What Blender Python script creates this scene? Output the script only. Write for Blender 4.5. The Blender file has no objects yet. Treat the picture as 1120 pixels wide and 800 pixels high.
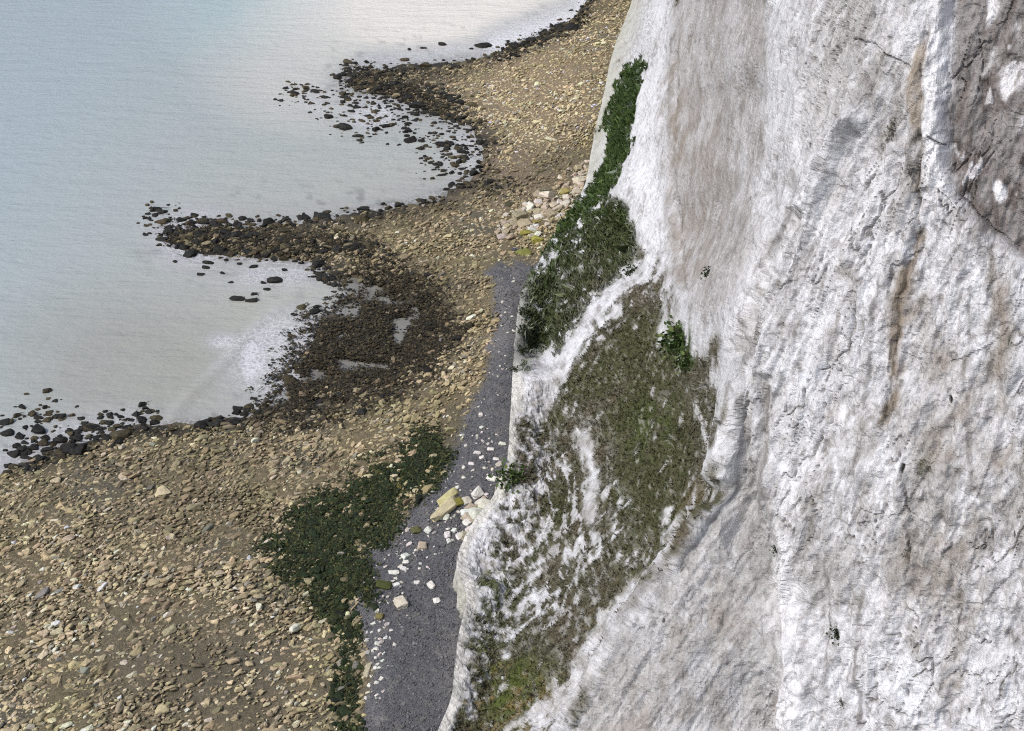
import bpy, bmesh, math, random
import numpy as np
from mathutils import Vector, Matrix, Euler
from mathutils.geometry import delaunay_2d_cdt

random.seed(7)
RNG = np.random.default_rng(11)
SC = bpy.context.scene
COL = SC.collection

# ------------------------------------------------------------------ camera
H, PITCH, F = 60.0, math.radians(35.0), 1352.0          # eye height (m), look-down angle, focal length in photo pixels
cam_d = bpy.data.cameras.new("camera"); cam = bpy.data.objects.new("camera", cam_d); COL.objects.link(cam)
cam.location = (0, 0, H); cam.rotation_euler = (math.pi / 2 - PITCH, 0, 0)
cam_d.sensor_width = 36.0; cam_d.lens = 36.0 * F / 1120.0
cam_d.clip_start = 0.5; cam_d.clip_end = 80000
SC.camera = cam

# ------------------------------------------------------------------ sky, sun, exposure
SUN_ELEV, SUN_AZ = math.radians(50), math.radians(244)   # azimuth clockwise from +Y: from the sea, on the viewer's left
w = bpy.data.worlds.new("World"); SC.world = w; w.use_nodes = True
nt = w.node_tree; bg = nt.nodes["Background"]
sky = nt.nodes.new("ShaderNodeTexSky"); sky.sky_type = 'NISHITA'; sky.sun_disc = False
sky.sun_elevation = SUN_ELEV; sky.sun_rotation = SUN_AZ; sky.air_density = 1.0; sky.dust_density = 2.5; sky.ozone_density = 1.0
nt.links.new(sky.outputs[0], bg.inputs[0]); bg.inputs[1].default_value = 0.13
sd = bpy.data.lights.new("sun", 'SUN'); so = bpy.data.objects.new("sun", sd); COL.objects.link(so)
sd.energy = 2.3; sd.angle = math.radians(14); sd.color = (1.0, 0.96, 0.91)
sdir = Vector((math.sin(SUN_AZ) * math.cos(SUN_ELEV), math.cos(SUN_AZ) * math.cos(SUN_ELEV), math.sin(SUN_ELEV)))
so.rotation_euler = sdir.to_track_quat('Z', 'Y').to_euler()
SC.view_settings.view_transform = 'Standard'; SC.view_settings.look = 'None'
SC.view_settings.exposure = 0.28; SC.view_settings.gamma = 1.0
SC.render.engine = 'CYCLES'
SC.cycles.use_denoising = False; SC.cycles.filter_width = 1.1; SC.cycles.max_bounces = 6; SC.cycles.diffuse_bounces = 3

# ------------------------------------------------------------------ maths helpers
SP, CP = math.sin(PITCH), math.cos(PITCH)
def rays(px, py):
    """direction (unit depth) of the ray through a photo position"""
    u = (np.asarray(px, np.float64) - 560) / F; v = (np.asarray(py, np.float64) - 400) / F
    return np.stack([u, CP - v * SP, -SP - v * CP], -1)
def project(P):
    P = np.asarray(P, np.float64); d = P - np.array([0, 0, H])
    dep = d[..., 1] * CP - d[..., 2] * SP; up = d[..., 1] * SP + d[..., 2] * CP
    return 560 + F * d[..., 0] / dep, 400 - F * up / dep, dep
def hit_z(px, py, z):
    d = rays(px, py); t = (H - z) / -d[..., 2]
    return np.array([0, 0, H]) + d * t[..., None], t
def sstep(a, b, x):
    t = np.clip((x - a) / (b - a), 0, 1); return t * t * (3 - 2 * t)

def _hash(ix, iy, iz, seed):
    h = (ix.astype(np.uint32) * np.uint32(374761393)) ^ (iy.astype(np.uint32) * np.uint32(668265263)) ^ (iz.astype(np.uint32) * np.uint32(2147483647 - 58)) ^ np.uint32(seed * 974711 + 12345)
    h = (h ^ (h >> np.uint32(13))) * np.uint32(1274126177)
    h = h ^ (h >> np.uint32(16)); h = h * np.uint32(2246822519); h = h ^ (h >> np.uint32(13))
    return (h & np.uint32(0xFFFFFF)).astype(np.float32) / np.float32(0xFFFFFF)
def vnoise(P, sc, seed=0):
    """value noise 0..1; sc = feature size in metres (scalar or xyz)"""
    Q = (np.asarray(P, np.float64) / np.asarray(sc, np.float64)) + 1000.37
    I = np.floor(Q).astype(np.int64); f = (Q - I).astype(np.float32); f = f * f * (3 - 2 * f)
    ix, iy, iz = I[..., 0], I[..., 1], I[..., 2]; fx, fy, fz = f[..., 0], f[..., 1], f[..., 2]
    def c(a, b, d): return _hash(ix + a, iy + b, iz + d, seed)
    x0 = c(0,0,0) * (1 - fx) + c(1,0,0) * fx; x1 = c(0,1,0) * (1 - fx) + c(1,1,0) * fx
    y0 = x0 * (1 - fy) + x1 * fy
    x0 = c(0,0,1) * (1 - fx) + c(1,0,1) * fx; x1 = c(0,1,1) * (1 - fx) + c(1,1,1) * fx
    y1 = x0 * (1 - fy) + x1 * fy
    return y0 * (1 - fz) + y1 * fz
def fbm(P, sc, seed=0, n=3, g=0.5):
    s = 0; a = 1.0; tot = 0; sc = np.asarray(sc, np.float64)
    for i in range(n):
        s = s + a * vnoise(P, sc / 2 ** i, seed + i * 17); tot += a; a *= g
    return s / tot
def ridged(P, sc, seed=0, n=3):
    s = 0; a = 1.0; tot = 0; sc = np.asarray(sc, np.float64)
    for i in range(n):
        s = s + a * (1 - np.abs(2 * vnoise(P, sc / 2 ** i, seed + i * 31) - 1)); tot += a; a *= .5
    return s / tot

def facets(P, sc, seed, tilt=.35):
    """broken-rock relief: every cell is a small tilted facet. Returns height (in units of the cell), a random number per cell, and nearness to a joint"""
    Q = (np.asarray(P, np.float64) / np.asarray(sc, np.float64)).astype(np.float32) + np.float32(500.3); I = np.floor(Q).astype(np.int64)
    shp = Q.shape[:-1]; b1 = np.full(shp, 9, np.float32); b2 = np.full(shp, 9, np.float32); hh = np.zeros(shp, np.float32); rr = np.zeros(shp, np.float32)
    for a in (-1, 0, 1):
        for b in (-1, 0, 1):
            for d in (-1, 0, 1):
                ix, iy, iz = I[..., 0] + a, I[..., 1] + b, I[..., 2] + d
                r1 = _hash(ix, iy, iz, seed); r2 = _hash(ix, iy, iz, seed + 1); r3 = _hash(ix, iy, iz, seed + 2)
                ox = Q[..., 0] - ix - r1; oy = Q[..., 1] - iy - r2; oz = Q[..., 2] - iz - r3; dd = ox * ox + oy * oy + oz * oz
                near = dd < b1; b2 = np.where(near, b1, np.minimum(b2, dd))
                t1 = (r2 * 7.3) % 1; t2 = (r3 * 5.7) % 1; t3 = (r1 * 6.1) % 1
                hv = (t1 - .5) * .5 + tilt * 2 * ((t2 - .5) * ox + (t3 - .5) * oy + ((t1 * 3.7) % 1 - .5) * oz)
                hh = np.where(near, hv, hh); rr = np.where(near, t1, rr); b1 = np.where(near, dd, b1)
    return hh, rr, np.sqrt(b2) - np.sqrt(b1)

# maps traced from the view: held on a raster and sampled where a surface point projects
RS = 3.0
RX = np.arange(-260, 1420, RS); RY = np.arange(-260, 1060, RS)
GX, GY = np.meshgrid(RX, RY)
def seg_dist(X, Y, pts, closed):
    pts = np.array(pts, float); n = len(pts); best = np.full(X.shape, 1e9)
    for i in range(n if closed else n - 1):
        a = pts[i]; b = pts[(i + 1) % n]; d = b - a; L = d @ d + 1e-9
        t = np.clip(((X - a[0]) * d[0] + (Y - a[1]) * d[1]) / L, 0, 1)
        best = np.minimum(best, (X - a[0] - t * d[0]) ** 2 + (Y - a[1] - t * d[1]) ** 2)
    return np.sqrt(best)
def inside(X, Y, pts):
    r = np.zeros(X.shape, bool); n = len(pts)
    for i in range(n):
        (x0, y0), (x1, y1) = pts[i], pts[(i + 1) % n]
        if y0 == y1: continue
        c = ((y0 > Y) != (y1 > Y)) & (X < (x1 - x0) * (Y - y0) / (y1 - y0) + x0)
        r ^= c
    return r
def sdf(pts):
    d = seg_dist(GX, GY, pts, True); return np.where(inside(GX, GY, pts), d, -d)
def samp(R, px, py):
    fx = np.clip((np.asarray(px) - RX[0]) / RS, 0, len(RX) - 1.001); fy = np.clip((np.asarray(py) - RY[0]) / RS, 0, len(RY) - 1.001)
    ix = fx.astype(int); iy = fy.astype(int); fx = fx - ix; fy = fy - iy
    return (R[iy, ix] * (1 - fx) + R[iy, ix + 1] * fx) * (1 - fy) + (R[iy + 1, ix] * (1 - fx) + R[iy + 1, ix + 1] * fx) * fy
def poly(pts, feather=10):                 # 1 inside, soft edge
    return np.clip(sdf(pts) / feather * .5 + .5, 0, 1)
def line(pts, wd):                          # 1 on the line, 0 at distance wd
    return np.clip(1 - seg_dist(GX, GY, pts, False) / wd, 0, 1)
def blob(cx, cy, rx, ry):
    return np.clip(1.5 - 1.5 * np.sqrt(((GX - cx) / rx) ** 2 + ((GY - cy) / ry) ** 2), 0, 1)
def mix(a, b, t):
    t = np.asarray(t)[..., None]; return a * (1 - t) + np.asarray(b) * t

# ------------------------------------------------------------------ object helpers
def tag(o, label=None, cat=None, group=None, kind=None):
    if label: o['label'] = label
    if cat: o['category'] = cat
    if group: o['group'] = group
    if kind: o['kind'] = kind
    return o
def mesh_from(name, V, Fc, col=None, smooth=True, mat=None):
    me = bpy.data.meshes.new(name); V = np.asarray(V, np.float32); Fc = np.asarray(Fc, np.int32)
    n, k = Fc.shape
    me.vertices.add(len(V)); me.vertices.foreach_set("co", V.ravel())
    me.loops.add(n * k); me.loops.foreach_set("vertex_index", Fc.ravel())
    me.polygons.add(n); me.polygons.foreach_set("loop_start", np.arange(0, n * k, k, dtype=np.int32))
    me.polygons.foreach_set("loop_total", np.full(n, k, np.int32))
    me.polygons.foreach_set("use_smooth", np.full(n, smooth, bool))
    me.update(calc_edges=True)
    if col is not None:
        a = me.color_attributes.new("tint", 'FLOAT_COLOR', 'POINT')
        c = np.ones((len(V), 4), np.float32); c[:, :3] = col; a.data.foreach_set("color", c.ravel())
    if mat: me.materials.append(mat)
    return me
def fattr(me, name, vals):
    a = me.attributes.new(name, 'FLOAT', 'POINT'); a.data.foreach_set("value", np.asarray(vals, np.float32).ravel())
def grid_faces(nr, nc):
    i = np.arange(nr * nc).reshape(nr, nc)
    return np.stack([i[:-1, :-1], i[:-1, 1:], i[1:, 1:], i[1:, :-1]], -1).reshape(-1, 4)
def link(name, me):
    o = bpy.data.objects.new(name, me); COL.objects.link(o); return o

# ------------------------------------------------------------------ materials
def mat_new(name, rough=0.9, spec=0.3):
    m = bpy.data.materials.new(name); m.use_nodes = True
    b = m.node_tree.nodes["Principled BSDF"]; b.inputs["Roughness"].default_value = rough
    b.inputs["Specular IOR Level"].default_value = spec
    return m, m.node_tree, b
def nd(t, kind, **kw):
    n = t.nodes.new(kind)
    for k, v in kw.items(): setattr(n, k, v)
    return n
def attr_mat(name, rough, spec, bumps, varies, source='tint'):
    """tint (mesh colour or object colour) times noise, with layered noise bump. bumps: (scale, metres); varies: (scale, lo, hi)"""
    m, t, b = mat_new(name, rough, spec); L = t.links
    geo = nd(t, "ShaderNodeNewGeometry"); tc = nd(t, "ShaderNodeTexCoord")
    if source == 'object': src = nd(t, "ShaderNodeObjectInfo").outputs["Color"]; pos = tc.outputs["Object"]
    else: src = nd(t, "ShaderNodeAttribute", attribute_name="tint").outputs["Color"]; pos = geo.outputs["Position"]
    cur = src
    for sc, lo, hi in varies:
        n = nd(t, "ShaderNodeTexNoise"); n.inputs["Scale"].default_value = sc; n.inputs["Detail"].default_value = 4; L.new(pos, n.inputs["Vector"])
        mr = nd(t, "ShaderNodeMapRange"); mr.inputs["From Min"].default_value = .3; mr.inputs["From Max"].default_value = .7
        mr.inputs["To Min"].default_value = lo; mr.inputs["To Max"].default_value = hi; L.new(n.outputs["Fac"], mr.inputs["Value"])
        vm = nd(t, "ShaderNodeVectorMath", operation='SCALE'); L.new(cur, vm.inputs[0]); L.new(mr.outputs[0], vm.inputs["Scale"]); cur = vm.outputs[0]
    L.new(cur, b.inputs["Base Color"])
    nrm = None
    for sc, dist in bumps:
        n = nd(t, "ShaderNodeTexNoise"); n.inputs["Scale"].default_value = sc; n.inputs["Detail"].default_value = 5; n.inputs["Roughness"].default_value = .65; L.new(pos, n.inputs["Vector"])
        bp = nd(t, "ShaderNodeBump"); bp.inputs["Strength"].default_value = 1; bp.inputs["Distance"].default_value = dist; L.new(n.outputs["Fac"], bp.inputs["Height"])
        if nrm: L.new(nrm, bp.inputs["Normal"])
        nrm = bp.outputs[0]
    if nrm: L.new(nrm, b.inputs["Normal"])
    return m
def chalk_mat():
    """mesh tint broken up by flaking patches, hairline joints and pits at hand scale"""
    m = attr_mat("chalk", .95, .12, [(1.4, .09), (6, .045), (22, .014)], [(5, .95, 1.04), (18, .93, 1.05)]); t = m.node_tree; L = t.links; b = t.nodes["Principled BSDF"]
    geo = nd(t, "ShaderNodeNewGeometry"); mp = nd(t, "ShaderNodeMapping"); mp.inputs["Scale"].default_value = (1, 1, .45); L.new(geo.outputs["Position"], mp.inputs[0])
    wn = nd(t, "ShaderNodeTexNoise"); wn.inputs["Scale"].default_value = 1.6; wn.inputs["Detail"].default_value = 5; L.new(mp.outputs[0], wn.inputs["Vector"])
    wv = nd(t, "ShaderNodeVectorMath", operation='MULTIPLY_ADD'); L.new(wn.outputs["Color"], wv.inputs[0]); wv.inputs[1].default_value = (.9, .9, .9); L.new(mp.outputs[0], wv.inputs[2])
    cur = b.inputs["Base Color"].links[0].from_socket
    # hairline joints
    vo = nd(t, "ShaderNodeTexVoronoi", feature='DISTANCE_TO_EDGE'); vo.inputs["Scale"].default_value = .9; L.new(wv.outputs[0], vo.inputs["Vector"])
    jm = nd(t, "ShaderNodeMapRange"); jm.inputs["From Min"].default_value = .0; jm.inputs["From Max"].default_value = .05; jm.inputs["To Min"].default_value = .84; jm.inputs["To Max"].default_value = 1; L.new(vo.outputs[0], jm.inputs[0])
    # flaked patches: slightly duller skin with crisp edges
    fn = nd(t, "ShaderNodeTexNoise"); fn.inputs["Scale"].default_value = 2.6; fn.inputs["Detail"].default_value = 7; fn.inputs["Roughness"].default_value = .68; L.new(mp.outputs[0], fn.inputs["Vector"])
    fm = nd(t, "ShaderNodeMapRange", interpolation_type='SMOOTHSTEP'); fm.inputs["From Min"].default_value = .50; fm.inputs["From Max"].default_value = .58; fm.inputs["To Min"].default_value = 1.04; fm.inputs["To Max"].default_value = .93; L.new(fn.outputs["Fac"], fm.inputs[0])
    pn = nd(t, "ShaderNodeTexNoise"); pn.inputs["Scale"].default_value = 9; pn.inputs["Detail"].default_value = 3; L.new(geo.outputs["Position"], pn.inputs["Vector"])
    pm = nd(t, "ShaderNodeMapRange", interpolation_type='SMOOTHSTEP'); pm.inputs["From Min"].default_value = .66; pm.inputs["From Max"].default_value = .72; pm.inputs["To Min"].default_value = 1; pm.inputs["To Max"].default_value = .78; L.new(pn.outputs["Fac"], pm.inputs[0])
    for k in (jm, fm, pm):
        vm = nd(t, "ShaderNodeVectorMath", operation='SCALE'); L.new(cur, vm.inputs[0]); L.new(k.outputs[0], vm.inputs["Scale"]); cur = vm.outputs[0]
    L.new(cur, b.inputs["Base Color"])
    nrm = b.inputs["Normal"].links[0].from_socket
    for k, d_ in ((jm, .04), (fm, .12), (pm, .05)):
        bp = nd(t, "ShaderNodeBump"); bp.inputs["Distance"].default_value = d_; L.new(k.outputs[0], bp.inputs["Height"]); L.new(nrm, bp.inputs["Normal"]); nrm = bp.outputs[0]
    L.new(nrm, b.inputs["Normal"]); return m
M_CHALK = chalk_mat()
M_GROUND = attr_mat("shore_ground", .85, .3, [(3, .12), (14, .05)], [(4, .75, 1.2), (12, .55, 1.4)])
M_STONE = attr_mat("stone", .9, .25, [(5, .05)], [(6, .8, 1.2)])
M_STONE1 = attr_mat("stone_single", .9, .25, [(3, .08)], [(4, .8, 1.2)], 'object')
M_WET = attr_mat("wet_stone", .7, .22, [(6, .08)], [(6, .6, 1.5)])
M_WET1 = attr_mat("wet_stone_single", .7, .22, [(4, .12)], [(4, .6, 1.5)], 'object')
M_LEAF = attr_mat("leaf", .7, .25, [], [(3, .7, 1.3)])

# ------------------------------------------------------------------ traced outlines (photo positions)
SHORE = [(700,-200),(672,-80),(655,-30),(641,0),(628,18),(600,32),(575,44),(548,54),(522,64),(490,69),(455,71),(425,74),(398,79),(380,87),(402,99),(440,112),(482,127),
         (514,141),(528,160),(522,186),(503,206),(470,219),(420,229),(370,239),(310,246),(250,246),(206,251),(184,260),(200,274),(250,280),(300,284),(345,289),
         (366,304),(382,326),(374,345),(348,360),(332,385),(318,410),(302,430),(286,449),(252,460),(200,464),(150,469),(110,479),(70,490),(30,504),(0,518),(-150,565),(-400,640)]
WATER = [(-400,-260)] + [(700,-260)] + SHORE
SHINGLE = [(529,300),(536,290),(546,283),(556,289),(566,279),(580,287),(592,280),(602,300),(575,335),(580,400),(580,500),(530,640),(520,800),(500,1000),(380,1060),(396,900),(393,800),(404,740),(392,690),(386,640),(402,602),(440,564),(478,528),(508,468),(528,408),(541,350),(536,310)]
ALGAE = [(300,600),(335,566),(385,536),(440,505),(466,484),(478,500),(460,528),(432,556),(404,592),(388,620),(392,655),(372,672),(350,652),(330,628)]
DARKBED = [(296,452),(318,412),(345,362),(378,342),(384,318),(400,300),(440,305),(480,330),(492,362),(470,395),(430,425),(370,440),(330,455)]
S_WATER = sdf(WATER)                                   # >0 in the water
S_SHING = sdf(SHINGLE)
R_ALGAE = poly(ALGAE, 26); R_DARK = poly(DARKBED, 32)
_hl = np.where(S_WATER < 0, 1.7 * (1 - np.exp(S_WATER / 70)), -1.6 * (1 - np.exp(-S_WATER / 60)))
R_H = _hl + 0.8 * np.clip(S_SHING / 30 + .3, 0, 1)      # height of the shore above the sea
R_POOL = sstep(.52, .60, fbm(np.stack([GX, GY * 1.8, GX * 0], -1), 26, 601, 3)) * sstep(.15, .6, np.maximum(poly([(300,450),(345,360),(400,330),(460,330),(440,400),(380,440)], 20), blob(395, 330, 40, 40)))
R_H = R_H * (1 - R_DARK) + .16 * R_DARK - .5 * R_POOL
for _ in range(3):                                      # soften
    R_H[1:-1, 1:-1] = (R_H[1:-1, 1:-1] * 2 + R_H[:-2, 1:-1] + R_H[2:, 1:-1] + R_H[1:-1, :-2] + R_H[1:-1, 2:]) / 6
def ground_at(px, py):
    h = samp(R_H, px, py); return hit_z(px, py, h)

# ------------------------------------------------------------------ ground (shore, shingle, sea floor) as one sheet
def view_axes(step, x0, x1, y0, y1):
    xs = np.concatenate([[-9000, -3500, -1600, -900, -600, -420, -320], np.arange(x0, x1, step), [x1 + 60, x1 + 200, x1 + 600, 3000, 9000]])
    ys = np.concatenate([[-545.6, -545, -543, -540, -530, -515, -490, -450, -400, -350, -310], np.arange(y0, y1, step), [y1 + 50, y1 + 150, y1 + 400, y1 + 1200]])
    return np.meshgrid(xs, ys)
X, Y = view_axes(2.6, -260, 780, -260, 1000)
ok = (X > -259) & (X < 800) & (Y > -259) & (Y < 1050)
h = samp(R_H, X, Y)
P, T = hit_z(X, Y, h)
nz = fbm(P, (2.2, 2.2, 2.2), 3, 4, .6) - .5
P[..., 2] += nz * np.where(S_ := samp(S_SHING, X, Y) > 4, .12, .50)
wx = X + 10 * (fbm(P, 3, 5, 3) - .5) * 2; wy = Y + 8 * (fbm(P, 3, 8, 3) - .5) * 2
sh = samp(S_SHING, wx + 14 * (fbm(P, 1.2, 9, 3) - .5), wy + 12 * (fbm(P, 1.2, 12, 3) - .5)); sw = samp(S_WATER, wx, wy)
n1 = fbm(P, 7, 21, 3); n2 = fbm(P, 1.2, 22, 3)
c = np.zeros(P.shape) + np.array([.150, .124, .074])
c = mix(c, (.105, .095, .068), sstep(.45, .65, n1))
c = mix(c, (.17, .135, .075), sstep(.5, .7, fbm(P, 4, 25, 3)) * .8)
c = mix(c, (.12, .105, .075), np.clip(blobv := samp(blob(230, 740, 220, 110), X, Y), 0, 1) * .6)
c = mix(c, (.26, .20, .13), samp(blob(590, 90, 110, 90), X, Y) * .8)
c = mix(c, (.17, .135, .105), samp(blob(545, 190, 90, 50), X, Y) * .7)
c = mix(c, (.040, .035, .025), np.clip(samp(R_DARK, wx, wy) * 1.25, 0, 1) * sstep(.18, .42, n1 * .5 + n2 * .5))
c = mix(c, (.026, .023, .017), sstep(-26, -6, sw) * sstep(.3, .6, n2 * .6 + n1 * .4))
c = mix(c, mix(np.zeros(P.shape) + np.array([.022, .032, .012]), (.075, .07, .025), sstep(.5, .65, n2)), sstep(.25, .6, samp(R_ALGAE, wx, wy) + (n1 - .5) * .6))
shm = sstep(-4, 5, sh)
grey = mix(np.zeros(P.shape) + np.array([.100, .101, .110]), (.135, .132, .134), sstep(.35, .7, fbm(P, 5, 33, 3)))
grey = mix(grey, (.17, .16, .15), sstep(.55, .75, vnoise(P, .35, 36)) * .6)
c = mix(c, grey, shm)
c = mix(c, (.30, .30, .27), np.clip(sw, 0, 20) / 20)
me = mesh_from("shore_ground", P.reshape(-1, 3), grid_faces(*X.shape), c.reshape(-1, 3), True, M_GROUND)
tag(link("shore_ground", me), kind="structure")

# ------------------------------------------------------------------ sea
mw, t, b = mat_new("sea_water", .22, .5); L = t.links
at = nd(t, "ShaderNodeAttribute", attribute_name="tint"); fo = nd(t, "ShaderNodeAttribute", attribute_name="foam"); geo = nd(t, "ShaderNodeNewGeometry")
def noise_node(sc, det=3, rough=.5, vec=None, stretch=None):
    n = nd(t, "ShaderNodeTexNoise"); n.inputs["Scale"].default_value = sc; n.inputs["Detail"].default_value = det; n.inputs["Roughness"].default_value = rough
    src = geo.outputs["Position"]
    if stretch:
        mp = nd(t, "ShaderNodeMapping"); mp.inputs["Scale"].default_value = stretch[:3]; mp.inputs["Rotation"].default_value = (0, 0, stretch[3]); L.new(src, mp.inputs[0]); src = mp.outputs[0]
    L.new(src, n.inputs["Vector"]); return n
vor = nd(t, "ShaderNodeTexVoronoi", feature='DISTANCE_TO_EDGE'); vor.inputs["Scale"].default_value = 1.9
wn = noise_node(1.3, 4); vmix = nd(t, "ShaderNodeVectorMath", operation='ADD'); L.new(geo.outputs["Position"], vmix.inputs[0]); L.new(wn.outputs["Color"], vmix.inputs[1]); L.new(vmix.outputs[0], vor.inputs["Vector"])
lace = nd(t, "ShaderNodeMapRange"); lace.inputs["From Min"].default_value = .0; lace.inputs["From Max"].default_value = .28; lace.inputs["To Min"].default_value = .42; lace.inputs["To Max"].default_value = 0; L.new(vor.outputs[0], lace.inputs[0])
fn = noise_node(2.6, 6, .7)
def math_node(op, a, bb, clamp=False):
    m = nd(t, "ShaderNodeMath", operation=op); m.use_clamp = clamp
    for i, v in enumerate((a, bb)):
        if isinstance(v, (int, float)): m.inputs[i].default_value = v
        else: L.new(v, m.inputs[i])
    return m.outputs[0]
s1 = math_node('ADD', lace.outputs[0], fn.outputs["Fac"]); s2 = math_node('ADD', s1, fo.outputs["Fac"])
fm = nd(t, "ShaderNodeMapRange", interpolation_type='SMOOTHSTEP'); fm.inputs["From Min"].default_value = 1.0; fm.inputs["From Max"].default_value = 1.8; L.new(s2, fm.inputs[0])
fmul = math_node('MULTIPLY', fm.outputs[0], math_node('MULTIPLY', fo.outputs["Fac"], 2.2, True), True)
mx = nd(t, "ShaderNodeMix", data_type='RGBA'); L.new(fmul, mx.inputs["Factor"]); L.new(at.outputs["Color"], mx.inputs["A"]); mx.inputs["B"].default_value = (.58, .585, .61, 1)
L.new(mx.outputs["Result"], b.inputs["Base Color"])
rr = nd(t, "ShaderNodeMapRange"); rr.inputs["To Min"].default_value = .2; rr.inputs["To Max"].default_value = .8; L.new(fmul, rr.inputs[0]); L.new(rr.outputs[0], b.inputs["Roughness"])
w1 = noise_node(.35, 4, .55, stretch=(.5, 1.5, 1, .25)); w2 = noise_node(1.4, 4, .6, stretch=(.6, 1.4, 1, -.1))
b1 = nd(t, "ShaderNodeBump"); b1.inputs["Distance"].default_value = .30; L.new(w1.outputs["Fac"], b1.inputs["Height"])
b2 = nd(t, "ShaderNodeBump"); b2.inputs["Distance"].default_value = .13; L.new(w2.outputs["Fac"], b2.inputs["Height"]); L.new(b1.outputs[0], b2.inputs["Normal"])
b3 = nd(t, "ShaderNodeBump"); b3.inputs["Distance"].default_value = .04; L.new(fmul, b3.inputs["Height"]); L.new(b2.outputs[0], b3.inputs["Normal"])
L.new(b3.outputs[0], b.inputs["Normal"])

X, Y = view_axes(3.0, -260, 740, -260, 700)
P, T = hit_z(X, Y, np.zeros(X.shape))
wx = X + 26 * (fbm(P, 18, 51, 4) - .5); wy = Y + 22 * (fbm(P, 18, 55, 4) - .5)
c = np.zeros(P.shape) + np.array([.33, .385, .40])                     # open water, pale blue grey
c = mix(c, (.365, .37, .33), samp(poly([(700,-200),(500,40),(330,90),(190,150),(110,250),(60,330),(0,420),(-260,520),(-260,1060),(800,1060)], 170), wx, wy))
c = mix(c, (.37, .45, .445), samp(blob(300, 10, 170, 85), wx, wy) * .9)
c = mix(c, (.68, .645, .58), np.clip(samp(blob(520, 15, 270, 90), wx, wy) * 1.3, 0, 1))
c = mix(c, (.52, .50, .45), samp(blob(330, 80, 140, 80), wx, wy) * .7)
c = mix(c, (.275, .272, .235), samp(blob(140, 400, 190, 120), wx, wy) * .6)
sw = samp(S_WATER, X + 9 * (fbm(P, 4, 61, 3) - .5), Y + 9 * (fbm(P, 4, 62, 3) - .5))
c = mix(c, (.32, .32, .305), sstep(34, 4, sw) * .7); c = mix(c, (.12, .11, .09), sstep(9, 0, sw + 14 * (fbm(P, 1.6, 63, 3) - .5)) * .65)
c = mix(c, (.10, .095, .085), sstep(.60, .70, fbm(P, 1.3, 64, 3)) * sstep(60, 8, sw) * .5)
fz = blob(305, 385, 100, 85) * .62 * (seg_dist(GX, GY, [(195,440),(245,395),(290,345),(340,322)], False) * 0 + 1)
fz = np.maximum(fz * (sdf([(200,432),(250,385),(300,335),(390,315),(370,350),(290,460),(180,470)]) > -4), 0)
fz = np.maximum(fz, blob(245, 372, 30, 16) * .6)
fz = np.maximum(fz, blob(275, 392, 22, 46) * .8)
fz = np.maximum(fz, blob(405, 125, 55, 28) * .6); fz = np.maximum(fz, blob(345, 110, 40, 24) * .45); fz = np.maximum(fz, blob(510, 165, 40, 45) * .5)
fz = np.maximum(fz, blob(215, 258, 75, 50) * .62); fz = np.maximum(fz, blob(300, 297, 85, 24) * .55)
fz = np.maximum(fz, line([(640,-30),(628,12),(590,28),(540,48)], 34) * .95); fz = np.maximum(fz, line([(540,48),(460,60),(400,66)], 18) * .55)
fz = np.maximum(fz, line([(0,500),(70,470),(150,458)], 32) * .5); fz = np.maximum(fz, blob(480, 95, 40, 15) * .2)
foam = samp(fz, wx, wy) * .95
c = mix(c, (.38, .38, .385), np.clip(foam * 1.1, 0, .8))
P[..., 2] += .16 * samp(line([(190,452),(245,397),(290,347),(325,322)], 9), X + 8 * (fbm(P, 5, 66, 2) - .5), Y)
foam = np.maximum(foam, sstep(9, 0, np.abs(sw - 2)) * .5)
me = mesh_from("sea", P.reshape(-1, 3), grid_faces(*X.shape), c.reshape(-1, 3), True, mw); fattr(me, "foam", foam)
tag(link("sea", me), kind="structure")

# ------------------------------------------------------------------ cliff
LIP = [(450,1060,5),(455,950,5),(465,850,6),(478,800,7),(494,765,7.5),(500,700,7.5),(511,655,7),(507,634,7),(497,624,7),(502,600,6.5),(518,570,6.5),(540,545,7),(549,520,8),(556,500,8.5),(559,440,9),(561,400,9),
       (563,370,9),(567,330,8),(583,298,6),(598,272,4.5),(612,246,3.6),(628,226,3.2),(640,206,3),(644,180,3.2),(650,145,3.2),(660,105,3.2),(667,70,3.2),(676,40,3.2),(690,6,3.2),(697,-30,4),(703,-80,5),(712,-180,10),(724,-330,24)]
def tz(px, py, z): return (H - z) / -rays(px, py)[2]
CTRL = [(x, y, tz(x, y, z)) for x, y, z in LIP]
nlip = len(CTRL)
edges = [(i, i + 1) for i in range(nlip - 1)]
def chain(pts):
    s = len(CTRL); CTRL.extend(pts)
    edges.extend((s + i, s + i + 1) for i in range(len(pts) - 1))
# the big arris between the sunlit near face and the receding face, running down to the apron
NPL = np.array([-.68, -.68, .27])                          # the near face is close to this plane
def tN(px, py): return -45.0 / float(rays(px, py) @ NPL)
chain([(x, y, tN(x, y)) for x, y in [(1005,-330),(950,20),(920,150),(880,230),(848,300),(815,370),(796,430),(786,500),(780,545)]] + [(735,610,57),(680,690,58),(640,765,59.4),(616,800,60),(560,900,57),(510,1060,54)])
# foot of the arris beside the mossy hollow
chain([(784,430,60),(770,500,62),(760,548,61.5),(715,612,62.5),(660,690,62.5),(622,765,62),(598,800,62)])
# green ledge inner edge: foot of the receding white face
chain([(713,-330,150),(711,-80,135),(710,0,124),(707,70,116),(700,110,110),(692,165,106),(675,210,103),(690,262,97),(697,295,92)])
chain([(706,-80,165),(703,-10,160),(698,60,140),(688,110,124),(680,160,117),(655,215,113)])
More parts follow.
